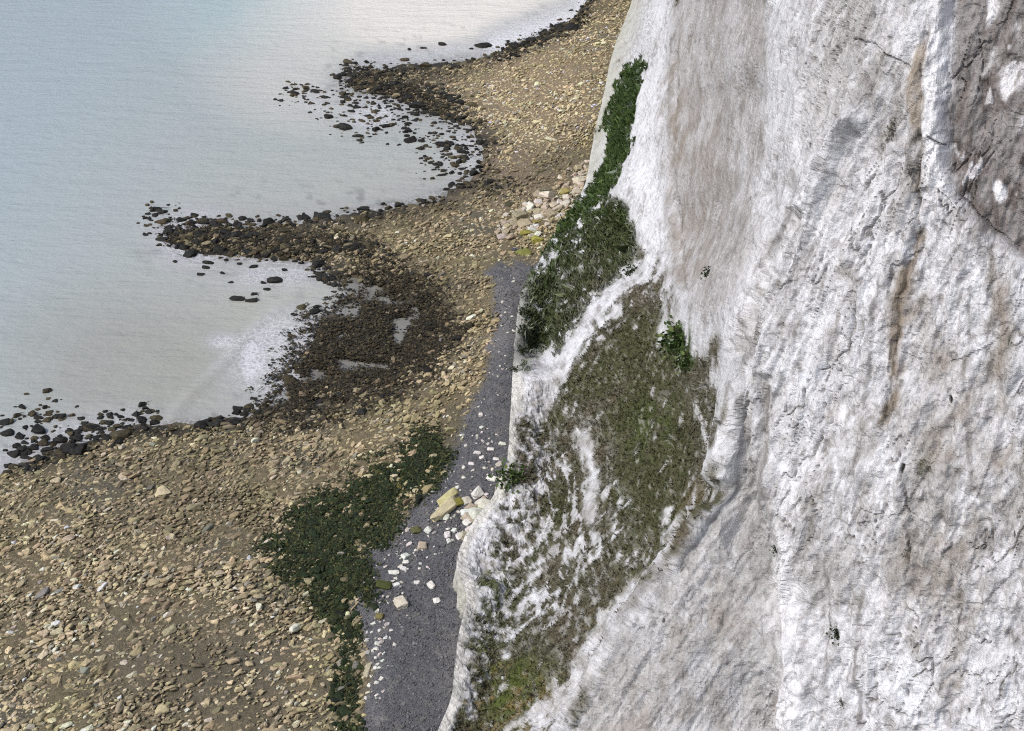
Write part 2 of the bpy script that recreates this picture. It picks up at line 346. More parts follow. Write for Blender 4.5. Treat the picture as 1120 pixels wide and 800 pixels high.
# white rib through the mossy slope
chain([(697,297,90.5),(660,330,89),(634,362,87),(612,410,86.5),(598,455,86)])
NN = [(1120,0),(1120,200),(1120,400),(1120,600),(1120,800),(1500,0),(1500,400),(1500,800),(1500,1060),(1500,-330),(1250,-330),(1120,-330),(1250,1060),(1120,1060),(1000,0),(1000,200),(950,400),(1000,600),(900,600),(1000,800),(860,580),(870,700),(872,810)]
for p in [(x, y, tN(x, y) - .6 * math.sin((x - 860) / 260 * math.pi)) for x, y in [(x, y + (i * 37 % 41) - 20 if 0 < y < 800 else y) for i, (x, y) in enumerate(NN)]] + [(760,-330,104),(850,-330,72),(930,-330,56),(760,0,93),(760,100,88),(760,250,81),(730,216,91),(820,66,62),(822,186,62),(880,20,51.8),(868,100,53),(850,60,56.5),(862,170,53.5),(800,300,58.5),(820,260,57),(725,330,81),(745,400,71),(700,400,78),(700,480,74),(650,470,80),(740,500,67.5),
          (600,560,79),(650,560,73.5),(700,560,67.5),(560,640,75.5),(620,640,69.5),(540,720,70),(590,740,65),(530,790,66),
          (640,270,107),(620,300,104),(600,340,100),(585,385,97),
          (848,640,55.6),(846,800,57),(760,700,56.2),(740,800,57.5),(700,900,55),(860,1060,52),(700,1060,53)]:
    CTRL.append(p)
vv, ee, ff, *_ = delaunay_2d_cdt([Vector((p[0], p[1])) for p in CTRL], edges, [], 0, 1e-4, True)
orig = _[0]
inv = np.array([1.0 / CTRL[o[0]][2] if o else np.nan for o in orig]); VV = np.array([(v.x, v.y) for v in vv])
for i in np.where(np.isnan(inv))[0]:                     # crossings of traced lines: nearest traced depth
    d = [(CTRL[k][0] - VV[i, 0]) ** 2 + (CTRL[k][1] - VV[i, 1]) ** 2 for k in range(len(CTRL))]; inv[i] = 1.0 / CTRL[int(np.argmin(d))][2]
rows = np.concatenate([np.arange(-330, -20, 5.0), np.arange(-20, 830, 1.7), np.arange(830, 1058, 6.0)])
s_in = np.linspace(0, 1, 360); s_out = np.linspace(0, 1, 50)[1:]
lipx = np.interp(rows, [p[1] for p in LIP][::-1], [p[0] for p in LIP][::-1])
for _ in range(3): lipx = np.convolve(np.pad(lipx, 4, mode='edge'), np.ones(9) / 9, 'valid')      # no kinks in the outline
GXc = np.concatenate([lipx[:, None] + (1150 - lipx[:, None]) * s_in[None], np.broadcast_to(1150 + 345 * s_out[None], (len(rows), len(s_out)))], 1)
GYc = np.broadcast_to(rows[:, None], GXc.shape).copy()
W = np.full(GXc.shape, np.nan)
fx = GXc.ravel(); fy = GYc.ravel(); Wf = W.ravel()
for tri in ff:
    for k in range(1, len(tri) - 1):
        ia, ib, ic = tri[0], tri[k], tri[k + 1]; (ax, ay), (bx, by), (cx, cy) = VV[ia], VV[ib], VV[ic]
        den = (by - cy) * (ax - cx) + (cx - bx) * (ay - cy)
        if abs(den) < 1e-9: continue
        r0 = np.searchsorted(rows, min(ay, by, cy) - 2); r1 = np.searchsorted(rows, max(ay, by, cy) + 2)
        sl = slice(r0 * GXc.shape[1], r1 * GXc.shape[1]); qx = fx[sl]; qy = fy[sl]
        la = ((by - cy) * (qx - cx) + (cx - bx) * (qy - cy)) / den; lb = ((cy - ay) * (qx - cx) + (ax - cx) * (qy - cy)) / den; lc = 1 - la - lb
        m = (la > -1e-3) & (lb > -1e-3) & (lc > -1e-3)
        Wf[sl][m] = (la * inv[ia] + lb * inv[ib] + lc * inv[ic])[m]
W = Wf.reshape(GXc.shape)
for _ in range(60):                                       # fill stray gaps from neighbours
    bad = np.isnan(W)
    if not bad.any(): break
    for ax_, s_ in ((1, 1), (1, -1), (0, 1), (0, -1)):
        R = np.roll(W, s_, ax_); m = np.isnan(W) & ~np.isnan(R); W[m] = R[m]
def blur(A, n, ax_):
    k = 2 * n + 1; pad = [(0, 0), (0, 0)]; pad[ax_] = (n, n); B = np.pad(A, pad, mode='edge'); Cs = np.cumsum(B, ax_)
    Cs = np.concatenate([np.zeros_like(np.take(Cs, [0], ax_)), Cs], ax_)
    hi = np.take(Cs, np.arange(k, Cs.shape[ax_]), ax_); lo = np.take(Cs, np.arange(0, Cs.shape[ax_] - k), ax_); return (hi - lo) / k
for _ in range(2):
    W = blur(blur(W, 4, 1), 5, 0)
Pc = np.array([0, 0, H]) + rays(GXc, GYc) / W[..., None]
def normals(Pg):
    du = np.gradient(Pg, axis=1); dv = np.gradient(Pg, axis=0); n = np.cross(du, dv); n /= np.linalg.norm(n, axis=-1, keepdims=True) + 1e-12
    s = np.sign(np.sum(n * (np.array([0, 0, H]) - Pg), -1, keepdims=True)); return n * np.where(s == 0, 1, s)
N0 = normals(Pc)
# traced marks on the face
wpx = GXc + 9 * (fbm(Pc, (1.6, 1.6, 3), 71, 3) - .5) * 2; wpy = GYc + 10 * (fbm(Pc, (1.6, 1.6, 3), 72, 3) - .5) * 2
wfx = GXc + 4 * (fbm(Pc, .7, 73, 2) - .5) * 2; wfy = GYc + 4 * (fbm(Pc, .7, 74, 2) - .5) * 2
def S(R, fine=False): return samp(R, wfx, wfy) if fine else samp(R, wpx, wpy)
def line_on(pts, wd): return np.clip(1 - seg_dist(wfx, wfy, pts, False) / wd, 0, 1)
def blob_on(cx, cy, rx, ry): return np.clip(1.5 - 1.5 * np.sqrt(((wfx - cx) / rx) ** 2 + ((wfy - cy) / ry) ** 2), 0, 1)
PANEL = poly([(1060,-320),(1040,-120),(1032,40),(1030,180),(1048,222),(1085,262),(1140,300),(1240,330),(1330,250),(1470,270),(1470,-320)], 5)
FISSURE = line_on([(1012,40),(1006,120),(1002,210),(1003,262),(992,285),(984,330),(978,400),(968,455)], 6)
CRACKS = np.maximum.reduce([line_on(q, 2.6) for q in ([(928,42),(950,46),(968,55),(985,66),(997,80)], [(1016,148),(1030,160)], [(992,500),(996,545),(1000,600),(998,640)], [(1052,220),(1070,240),(1086,256),(1110,275)])])
HOLES = np.maximum.reduce([blob_on(x, y, r * .8, r * 1.7) for x, y, r in [(921,690,4.5),(848,603,3.5),(927,765,3.2),(861,797,4.5),(779,558,2.4),(726,680,2),(1063,771,2.4),(1040,435,3),(881,158,2.4),(822,218,2.2),(994,508,4),(1116,580,3)]])
COLUMN = poly([(852,575),(872,590),(880,680),(890,830),(858,830),(854,700),(848,620)], 8)
STEP = poly([(848,560),(860,575),(866,640),(862,700),(868,830),(1400,830),(1400,500),(900,500)], 10)
facing = np.abs(np.sum(N0 * (Pc - np.array([0, 0, H])), -1)) * W
wf = sstep(.52, .34, facing); PF = Pc * np.array([1, .3, 1])
def B(fn): return fn(Pc) * (1 - wf) + fn(PF) * wf
def unit(v): v = np.array(v, float); return v / np.linalg.norm(v)
def at3(px, py, t_): return np.array([0, 0, H]) + rays(px, py) * t_
def along(d, sc_across, sc_along):
    """coordinates for noise drawn out along a fall line d"""
    d = unit(d); a = unit(np.cross(d, (0.2, 1, 0.1))); b_ = np.cross(d, a)
    return np.stack([Pc @ a / sc_across, Pc @ b_ / sc_across, Pc @ d / sc_along], -1)
QA = along(at3(779,545,55.8) - at3(616,800,60), .55, 7.0)          # down the apron
FALL, FALL2 = (.25, .1, 1), (-.10, .02, 1)
QN = along(FALL, .5, 8.0); QN2 = along(FALL2, .5, 8.0); w2_ = sstep(890, 985, GXc + .25 * GYc - 40)              # down the near face and the receding face
APRON = poly([(785,535),(845,585),(853,700),(850,840),(590,840),(640,755),(700,665),(745,610)], 22)
sa = fbm(QA, 1, 301, 3, .6); QF = along((.16, .05, 1), 1.7, 9.0)
sn = fbm(QN, 1, 305, 3, .6) * (1 - w2_) + fbm(QN2, 1, 306, 3, .6) * w2_; ap = S(APRON)
sn = sn * (1 - wf) + fbm(QF, 1, 307, 3, .6) * wf
streak = sn * (1 - ap) + sa * ap
RIB = np.maximum.reduce([line_on([(935,130),(885,225),(846,300),(815,370),(800,430),(787,520)], 16), line_on([(905,150),(862,240),(838,290)], 9) * .6, line_on([(868,270),(835,345),(818,400)], 9) * .6, line_on([(775,560),(735,612),(680,692),(636,770),(612,805)], 10) * .8, line_on([(760,560),(705,640),(650,720)], 7) * .6])
GROOVE = np.maximum.reduce([line_on([(918,138),(868,232),(834,300),(812,350),(800,385)], 9), line_on([(830,420),(826,500),(812,560)], 12) * .7, line_on([(752,565),(692,650),(640,728)], 8) * .7, line_on([(738,60),(736,200),(748,320)], 6) * .4])
sf = (fbm(along(FALL, .2, 3.0), 1, 309, 3, .6) * (1 - w2_) + fbm(along(FALL2, .2, 3.0), 1, 310, 3, .6) * w2_) * (1 - ap) + fbm(along(at3(779,545,55.8) - at3(616,800,60), .22, 2.6), 1, 311, 3, .6) * ap
def FC(P, warp, sc, seed): return facets(P + (fbm(P, warp, seed + 7, 2) - .5)[..., None] * warp, sc, seed)
def FB(warp, sc, seed):
    A = FC(Pc, warp, sc, seed); B_ = FC(PF, warp, sc, seed); return [a * (1 - wf) + b * wf for a, b in zip(A, B_)]
sf = sf * (1 - wf * (1 - ap)) + fbm(along((.16, .05, 1), .7, 3.2), 1, 313, 3, .6) * wf * (1 - ap)
f1, r1_, e1 = FB(1.3, (1.9, 1.9, 3.6), 400); f2, r2_, e2 = FB(.5, (.55, .55, .95), 410); f3, r3_, e3 = FB(.15, (.20, .20, .32), 420)
def flake(sc, lo, seed): n_ = B(lambda P: fbm(P, sc, seed, 3, .55)); return sstep(lo, lo + .025, n_) + sstep(lo + .1, lo + .125, n_) - sstep(1 - lo - .1, 1 - lo - .125, n_)
fl1 = flake((2.2, 2.2, 4.2), .50, 88); fl2 = flake((.9, .9, 1.5), .5, 90)
dsp = (fbm(Pc, (7, 7, 13), 81, 2, .5) - .5) * 1.2
dsp += (streak - .5) * .80 + (sf - .5) * .15
dsp += f1 * .20 + f2 * .09 + f3 * .035
dsp += fl1 * .07 + fl2 * .04
dsp += (fbm(Pc, (.4, .4, .6), 92, 2, .65) - .5) * .08
pit = sstep(.76, .88, vnoise(Pc, (.3, .3, .42), 95)); dsp -= pit * .05
dsp *= np.clip(facing / .6, .3, 1) * (1 - .4 * ap)   # long shallow faces get the calmer relief
GULLY = poly([(880,236),(852,296),(826,360),(812,420),(812,500),(822,560),(800,600),(792,548),(794,470),(800,400),(812,340),(838,280),(862,236)], 10)
def contour(Q, seed, wd): return sstep(wd, wd * .25, np.abs(2 * (vnoise(Q, 1, seed) * .75 + vnoise(Q, .4, seed + 3) * .25) - 1))
HAIR = np.maximum(contour(along(FALL2, .8, 4.5), 701, .035), contour(along(FALL, .5, 2.6), 705, .03)) * sstep(.48, .62, fbm(Pc, (2.2, 2.2, 4), 709, 2)) * (1 - .7 * wf) * (1 - .6 * ap)
dsp -= .14 * HAIR
dsp += .9 * RIB - .7 * GROOVE - 1.1 * S(GULLY, True)
dsp += -.7 * S(PANEL, True) - .22 * FISSURE - .14 * sstep(.3, 1, CRACKS) - .12 * HOLES + .45 * S(COLUMN, True) + .35 * S(STEP, True)
fade = np.clip((GXc - lipx[:, None]) / 25, .35, 1)
Pd = Pc + N0 * (dsp * fade)[..., None]

# colour of the bare rock, shade painted into its relief, what grows there
a1 = B(lambda P: fbm(P, (5, 5, 9), 101, 3)); a2 = B(lambda P: fbm(P, (1.1, 1.1, 3.0), 104, 3)); a3 = B(lambda P: fbm(P, (.42, .42, 1.1), 107, 3, .5)); a4 = B(lambda P: vnoise(P, (.13, .13, .18), 110)); st = fbm(Pc, (.8, .8, 14), 113, 3)
c = np.zeros(Pc.shape) + np.array([.68, .688, .72])
GREYF = poly([(715,-80),(730,60),(735,300),(790,330),(850,260),(850,60),(830,-80)], 60)
WZ = np.maximum.reduce([poly([(700,-60),(742,-60),(738,60),(726,160),(742,260),(735,330),(700,300),(690,200),(700,90)], 14), poly([(838,-60),(886,-60),(880,100),(850,230),(822,300),(806,420),(786,430),(800,330),(822,260),(836,130)], 22),
                        poly([(900,190),(985,120),(1000,260),(972,360),(960,460),(900,520),(850,560),(820,480),(830,380),(870,280)], 50) * .85, poly([(1012,230),(1050,240),(1078,300),(1085,420),(1052,500),(1015,380),(1002,300)], 26) * .9,
                        poly([(900,690),(950,620),(1010,660),(1050,720),(1130,700),(1130,830),(880,830)], 50) * .8, poly([(1096,330),(1140,300),(1140,480),(1100,470)], 16) * .8, poly([(880,520),(990,470),(960,560),(890,610)], 40) * .5])
wz = np.clip(S(WZ), 0, 1)
GZ = np.maximum.reduce([S(GREYF) * .9, ap * 1.0, samp(poly([(880,480),(1000,450),(1130,520),(1130,680),(1040,690),(940,620),(880,640)], 60), wpx, wpy) * .75, samp(blob(690, 770, 120, 60), wpx, wpy) * .7, samp(poly([(885,-60),(1030,-60),(1020,90),(960,140),(900,150)], 40), wpx, wpy) * .55])
g = np.clip((.30 + .72 * GZ) * (1 - .85 * wz), 0, 1)
c = mix(c, (.27, .27, .262), ap * (.58 + .35 * sstep(.35, .6, a1)))
c = mix(c, (.62, .62, .63), ap * sstep(.55, .66, .6 * a2 + .4 * a3) * .6)
mo = .40 * a1 + .25 * a2 + .25 * a3 + .1 * a4
c = mix(c, (.50, .495, .495), g * .5)
c = mix(c, (.36, .355, .35), np.clip(g * 1.2 * sstep(.45, .56, mo), 0, .9))
c = mix(c, (.43, .42, .415), sstep(.52, .64, streak) * .6 * (1 - .5 * wz) * (1 - .6 * wf))
c = mix(c, (.34, .325, .315), sstep(.54, .66, .5 * a3 + .5 * a2) * .55 * (1 - .6 * wz))
PINK = poly([(738,-80),(832,-80),(838,110),(828,250),(806,330),(770,350),(748,310),(734,220)], 9)
c = mix(c, (.38, .355, .345), S(PINK, True) * (.50 + .5 * sstep(.35, .6, a1 * .5 + a2 * .5)))  # pinkish grey rock, darkened further to shade the recessed side of the fold
c = mix(c, (.34, .315, .29), S(PINK, True) * sstep(.54, .62, a3 * .6 + a2 * .4) * .55)
c = mix(c, (.70, .705, .73), np.maximum(S(poly([(704,-60),(730,-60),(728,70),(716,190),(722,280),(700,290),(690,200),(702,90)], 6), True), S(poly([(842,-60),(884,-60),(872,90),(846,230),(824,300),(808,400),(790,470),(786,420),(804,310),(832,200),(846,100)], 8), True)) * .6)
c = mix(c, (.70, .705, .73), np.clip(RIB, 0, 1) * .7); c = mix(c, (.33, .325, .32), np.clip(GROOVE, 0, 1) * .75)  # ribs lightened, grooves darkened: their light and shade put into colour
c = mix(c, (.50, .49, .485), np.clip(fl2 - fl1, 0, 1) * .2)
c = mix(c, (.36, .355, .35), S(GULLY, True) * (.35 + .5 * sstep(.4, .6, streak * .5 + a2 * .5)))  # shade of the hollow painted into the rock colour
c = mix(c, (.24, .225, .21), HAIR * .8)
jag = .45 + .55 * sstep(.35, .6, a3)
CREST_LIT = np.maximum.reduce([line_on(q, w_) for q, w_ in (([(914,178),(877,248),(849,303),(830,353),(814,402),(800,455),(792,520)], 7), ([(893,180),(858,244),(832,292),(812,330)], 5), ([(764,566),(712,636),(660,708),(622,770)], 5), ([(868,560),(866,640),(868,720),(872,810)], 9), ([(702,90),(697,160),(684,215)], 4), ([(880,505),(862,545),(866,590)], 8), ([(916,500),(935,560),(955,610)], 5))])
SHADE_SEAMS = np.maximum.reduce([line_on(q, w_) for q, w_ in (([(905,176),(868,246),(840,301),(822,352),(806,404),(802,450),(812,520)], 4.5), ([(884,178),(850,242),(824,290)], 3), ([(772,566),(722,636),(668,712),(630,776)], 3.5), ([(853,596),(856,690),(857,800)], 3.5), ([(735,40),(732,140),(744,240),(750,310)], 3), ([(832,410),(830,470),(834,540)], 6), ([(1084,270),(1086,340),(1080,430)], 5), ([(960,300),(952,380),(940,450)], 3), ([(1062,330),(1056,420),(1066,520)], 3), ([(905,610),(912,680),(908,760)], 3), ([(950,640),(944,720),(950,800)], 3))])
c = mix(c, (.71, .715, .74), np.clip(CREST_LIT * 1.4, 0, 1) * .85 * jag); c = mix(c, (.24, .23, .225), np.clip(SHADE_SEAMS * 1.6, 0, 1) * .85 * jag)  # painted lit ridge edges and shadow lines beside them, plus dark fissures
c = mix(c, (.40, .39, .385), sstep(.53, .63, sf) * (.28 + .35 * g) * (1 - .65 * wf))
c = mix(c, (.27, .255, .245), sstep(.64, .74, .5 * a4 + .5 * a3) * (.15 + .3 * g))
c = mix(c, (.72, .725, .745), sstep(.40, .30, .5 * a4 + .5 * a3) * .4)
c = mix(c, (.30, .285, .275), sstep(.10, .02, e2) * sstep(.45, .6, a2) * .55); c = mix(c, (.27, .25, .24), sstep(.07, .0, e1) * sstep(.5, .65, a3) * .5)
c = mix(c, (.25, .235, .225), sstep(.80, .92, r3_) * sstep(.5, .62, a3) * .6)
c = c * (.965 + .07 * r2_ )[..., None]
BROWN = np.maximum.reduce([line([(742,40),(738,120),(745,220),(752,300)], 24) * .9, line([(775,60),(770,180),(765,260)], 22) * .5, line([(985,300),(978,400),(972,440)], 14), line([(1005,350),(1030,400),(1050,450),(1040,490)], 38) * .7,
                           line([(1085,280),(1100,350),(1090,430),(1100,500)], 20) * .8, line([(1058,560),(1050,690),(1052,760)], 24) * .45, blob(1030, 620, 70, 90) * .4, blob(700, 770, 120, 60) * .4, line([(925,300),(905,430),(890,520)], 20) * .3, blob(780,690,60,70)*.35])
c = mix(c, (.27, .235, .20), np.clip(S(BROWN) * (.35 + .9 * sstep(.4, .62, a2 * .6 + a3 * .4)), 0, .9))
c = mix(c, (.40, .29, .17), np.clip(S(line([(1011,55),(1007,90),(1004,128)], 15)) * 1.0, 0, .42) * sstep(.45, .58, .4 * sf + .3 * a2 + .3 * a3))
c = mix(c, (.27, .225, .175), np.clip(line_on([(1012,40),(1006,120),(1002,210),(1003,262),(992,285),(984,330),(978,400),(968,455)], 12) * 1.3, 0, 1) * sstep(.43, .57, .5 * sf + .5 * a3) * (.3 + .6 * sstep(200, 280, wfy)))
c = mix(c, (.10, .085, .07), sstep(.5, .9, FISSURE) * sstep(.5, .6, a3) * .8)
pm = S(PANEL, True)
pc = mix(np.zeros(Pc.shape) + np.array([.27, .255, .25]), (.15, .13, .12), sstep(.42, .58, a2 * .4 + sf * .3 + a3 * .3)); pc = mix(pc, (.42, .41, .41), sstep(.50, .62, a1 * .5 + a3 * .5)); pc = mix(pc, (.72, .72, .74), sstep(.585, .62, a3 * .45 + a2 * .35 + sf * .2) * .7); pc = mix(pc, (.74, .74, .76), sstep(.50, .56, a2) * S(line([(1075,-20),(1080,40),(1068,75)], 14)) ); pc = mix(pc, (.74, .74, .76), sstep(.5, .55, a2 * .5 + a3 * .5) * S(line([(1112,-20),(1105,60),(1118,130)], 26)) * .9)
pc = mix(pc, (.75, .75, .77), np.clip(samp(blob(1090, 211, 9, 13), wfx, wfy) * 3, 0, 1)); pc = mix(pc, (.72, .72, .74), np.clip(samp(blob(1100, 92, 14, 24), wpx, wpy) * 1.2, 0, 1) * sstep(.48, .56, a3 * .6 + a2 * .4))
c = mix(c, pc, pm)
EDGEW = line([(1030,-60),(1027,60),(1020,130),(1022,200)], 16)
c = mix(c, (.74, .74, .76), np.clip(S(EDGEW, True) * 1.8, 0, .95))
c = mix(c, (.73, .73, .75), np.clip(S(COLUMN, True), 0, 1) * .8)
c = mix(c, (.06, .05, .045), sstep(.25, .9, CRACKS) * sstep(.45, .6, a3) * .8); c = mix(c, (.03, .03, .025), sstep(.15, .5, HOLES))
c = mix(c, (.20, .18, .17), pit * .45)
# vegetation
G1 = poly([(706,62),(699,110),(692,165),(674,206),(642,240),(606,270),(598,264),(612,242),(640,213),(662,176),(662,130),(676,80)], 7)
G2 = poly([(598,268),(640,238),(676,232),(688,268),(674,302),(640,342),(606,382),(578,398),(564,384),(570,338),(588,298)], 16)
G3 = poly([(692,300),(716,330),(726,376),(768,396),(784,450),(782,520),(766,552),(720,605),(672,672),(622,740),(576,800),(470,830),(508,740),(520,680),(530,640),(538,592),(552,545),(566,470),(604,446),(612,420),(636,372)], 34)
ravine = G3 * np.clip(poly([(600,420),(700,310),(800,400),(800,540),(700,620),(640,560)], 60) + .9 * poly([(480,840),(500,760),(560,690),(640,640),(690,640),(560,840)], 40), 0, 1)
VEIN = np.maximum(poly([(520,520),(640,470),(672,560),(640,690),(560,690),(500,720)], 40), poly([(700,690),(760,560),(700,600),(560,800),(600,820)], 14))
lipd = GXc - lipx[:, None]
rimw = sstep(15, 4, lipd + 8 * (a2 - .5) * 2) * sstep(300, 340, GYc)
vn = .40 * a3 + .30 * a2 + .15 * a1 + .15 * a4
m1 = sstep(.42, .50, S(G1, True) * .62 + (vn - .5) * 1.7)
m2 = sstep(.05, .35, S(G2)) * sstep(.41, .49, vn)
vna = .5 * vn + .5 * (.6 * sa + .4 * a3); SKEW = poly([(790,535),(735,520),(590,730),(500,840),(650,840),(810,560)], 36); m3 = sstep(.25, .6, S(G3) + (sa - .52) * 2.2 * S(SKEW) + (.6 * a2 + .4 * a3 - .5) * 1.7 * (1 - S(SKEW))) * sstep(.47, .56, vna + .15 * S(ravine) + .05 * S(VEIN))
WHITE = np.maximum.reduce([poly([(578,392),(606,388),(608,440),(586,462)], 8), line([(640,480),(650,520),(646,570)], 11) * .8, line([(697,297),(655,332),(632,365),(614,410)], 13) * .95, blob(522, 600, 18, 42), line([(690,640),(640,720),(610,780)], 10)*.5])
wm = np.clip(S(WHITE, True) * 1.4, 0, 1)
m2 *= (1 - wm) * (1 - .85 * rimw); m3 *= (1 - wm) * (1 - .95 * rimw)
# thin algae film greying the rock among the plants
QV = along(at3(556,530,80) - at3(592,680,71), .55, 2.6); vr = ridged(QV, 1, 331, 3); vein = sstep(.72, .82, vr) * S(VEIN)
m3 *= 1 - .92 * vein; spk = sstep(.62, .70, .5 * a4 + .5 * a3) * S(G3); m3 *= 1 - .7 * spk
film = np.clip(S(np.maximum(G3, G2)) * .75, 0, 1) * (1 - .8 * wm)
c = mix(c, (.25, .243, .195), film * (1 - .6 * rimw) * (1 - .8 * vein) * sstep(.3, .6, vna + .1 * S(ravine)))
c = mix(c, (.40, .40, .33), np.clip(S(line([(690,0),(672,60),(658,130),(645,190)], 22)), 0, 1) * .8)
c = mix(c, (.62, .60, .54), rimw * .8)
olive = mix(np.zeros(Pc.shape) + np.array([.080, .078, .046]), (.115, .10, .07), sstep(.4, .65, a2)); olive = mix(olive, (.072, .076, .036), sstep(.48, .62, a1)); olive = mix(olive, (.14, .125, .09), sstep(.55, .7, a4) * .5)
olive = mix(olive, (.085, .105, .028), samp(blob(550, 745, 80, 70), wpx, wpy) * sstep(.35, .6, a2)); olive = mix(olive, (.17, .13, .05), samp(blob(560, 770, 80, 50), wpx, wpy) * sstep(.5, .65, a3)); olive = mix(olive, (.15, .12, .05), samp(line([(770,545),(720,605),(660,690)], 26), wpx, wpy) * sstep(.42, .6, a2) * .8); olive = mix(olive, (.075, .10, .03), samp(np.maximum(blob(710, 470, 40, 50), blob(540, 650, 34, 60)), wpx, wpy) * sstep(.35, .55, a3) * .8)
green = mix(np.zeros(Pc.shape) + np.array([.062, .10, .026]), (.036, .062, .018), sstep(.4, .7, a2))
c = mix(c, olive, m3); c = mix(c, mix(green, olive, S(poly([(640,270),(700,250),(690,320),(600,390),(590,370)], 40))), m2); c = mix(c, green, m1)
mb = samp(np.maximum(blob(746, 372, 14, 24), blob(752, 392, 10, 16)), wfx, wfy); c = mix(c, green, np.clip(mb * 1.2, 0, 1) * sstep(.35, .5, a3))
c = c * (.95 + .10 * a4)[..., None]

# lower face: from the lip straight down to the beach
nd_ = 44; lip_p = Pd[:, 0]; gz = samp(R_H, lipx, rows) - 1.2
sk = np.zeros((len(rows), nd_, 3)); skc = np.zeros((len(rows), nd_, 3))
for j in range(nd_):
    f = (nd_ - j) / nd_
    q = lip_p.copy(); q[:, 2] = lip_p[:, 2] * (1 - f) + np.minimum(gz, lip_p[:, 2] - .3) * f
    nn = (fbm(q, (1.0, 1.0, 3.0), 140, 4, .6) - .5)
    q[:, 0] += nn * 1.3 * min(1, f * 4) + .35 * f; q[:, 1] += (fbm(q, (.8, .8, 2), 145, 3) - .5) * .8 * min(1, f * 4) + .5 * f
    k = np.array([.56, .55, .50]) * (.60 + .65 * fbm(q, (.7, .7, 1.6), 142, 3, .6))[:, None]
    far = sstep(235, 200, rows)
    k = mix(k, (.33, .35, .25), sstep(.40, .56, fbm(q, (1.2, 1.2, 2.5), 147, 3)) * (.1 + .85 * far)); k = mix(k, (.07, .09, .035), far * sstep(.56, .62, fbm(q, (1, 1, 2), 149, 3)))
    sk[:, j] = q; skc[:, j] = k
# top: on up to the rim and back over the plateau; right: the same
full = np.concatenate([sk, Pd], 1); fc = np.concatenate([skc, c], 1)
top = full[0:1].copy(); top[..., 2] = np.maximum(top[..., 2] + 2, 61); top[..., 0] += 1.5
top2 = top.copy(); top2[..., 0] += 120; top2[..., 2] += 2
full = np.concatenate([top2, top, full], 0); fc = np.concatenate([fc[0:1] * 0 + .06, fc[0:1], fc], 0)
rt = full[:, -1:].copy(); rt[..., 2] = np.maximum(rt[..., 2] + 2, 61); rt[..., 0] += 3
rt2 = rt.copy(); rt2[..., 0] += 120; rt2[..., 1] -= 30
full = np.concatenate([full, rt, rt2], 1); fc = np.concatenate([fc, fc[:, -1:], fc[:, -1:] * 0 + .06], 1)
me = mesh_from("chalk_cliff", full.reshape(-1, 3), grid_faces(*full.shape[:2]), np.clip(fc, 0.01, .85).reshape(-1, 3), False, M_CHALK)
o = link("chalk_cliff", me)
tag(o, "tall white chalk cliff with grey and brown streaks and a mossy lower slope", "cliff", kind="structure")

# ------------------------------------------------------------------ grass and moss growing on the cliff
def tufts(name, mask, count, size, palette, seed, upw=.6, nb=5, own=.7):
    rng = np.random.default_rng(seed)
    inframe = (GXc < 1140) & (GYc > -25) & (GYc < 828)
    p = (mask * inframe * (1.0 / W) ** 2 * 1.0).ravel(); p = np.where(mask.ravel() > .35, p, 0); p = p / p.sum()
    idx = rng.choice(p.size, count, p=p)
    under = np.clip(c, 0.01, .3).reshape(-1, 3)[idx]; base = Pd.reshape(-1, 3)[idx] + rng.normal(0, .05, (count, 3)); nn = N0.reshape(-1, 3)[idx]
    V = []; C = []
    pal = np.array(palette)
    for k in range(nb):
        dirs = nn * (1 - upw) + np.array([0, 0, upw]) + rng.normal(0, .45, (count, 3)); dirs /= np.linalg.norm(dirs, axis=1, keepdims=True)
        side = np.cross(dirs, rng.normal(0, 1, (count, 3))); side /= np.linalg.norm(side, axis=1, keepdims=True)
        L_ = size * rng.lognormal(-.15, .45, (count, 1)); wd = L_ * rng.uniform(.14, .30, (count, 1))
        off = rng.normal(0, size * .3, (count, 3))
        a = base + off - side * wd - dirs * .05; b_ = base + off + side * wd - dirs * .05; tip = base + off + dirs * L_ + np.array([0, 0, -1]) * L_ * .15
        V.append(np.stack([a, b_, tip], 1)); cc = (pal[rng.integers(0, len(pal), count)] * (1 - own) + under * own) * rng.uniform(.7, 1.3, (count, 1)); C.append(np.repeat(cc[:, None], 3, 1))
    V = np.concatenate(V).reshape(-1, 3); C = np.concatenate(C).reshape(-1, 3)
    return mesh_from(name, V, np.arange(len(V)).reshape(-1, 3), C, False, M_LEAF)
g1 = [(.065, .105, .028), (.045, .08, .02), (.095, .125, .038), (.055, .085, .028)]
g3 = [(.08, .077, .045), (.06, .066, .03), (.11, .10, .066), (.045, .056, .02), (.15, .135, .10)]
o = link("ledge_grass", tufts("ledge_grass", m1, 14000, .26, g1, 1)); tag(o, "dense dark green grass strip on the sloping ledge under the white face", "grass", kind="stuff")
o = link("slope_grass", tufts("slope_grass", m2, 8000, .27, g1 + g3[:3], 2)); tag(o, "patchy green grass on the chalk spur above the grey shingle", "grass", kind="stuff")
o = link("slope_moss", tufts("slope_moss", m3, 20000, .13, g3, 3, .3, 4)); tag(o, "olive brown moss and dry grass over the hollow of the lower slope", "moss", kind="stuff")

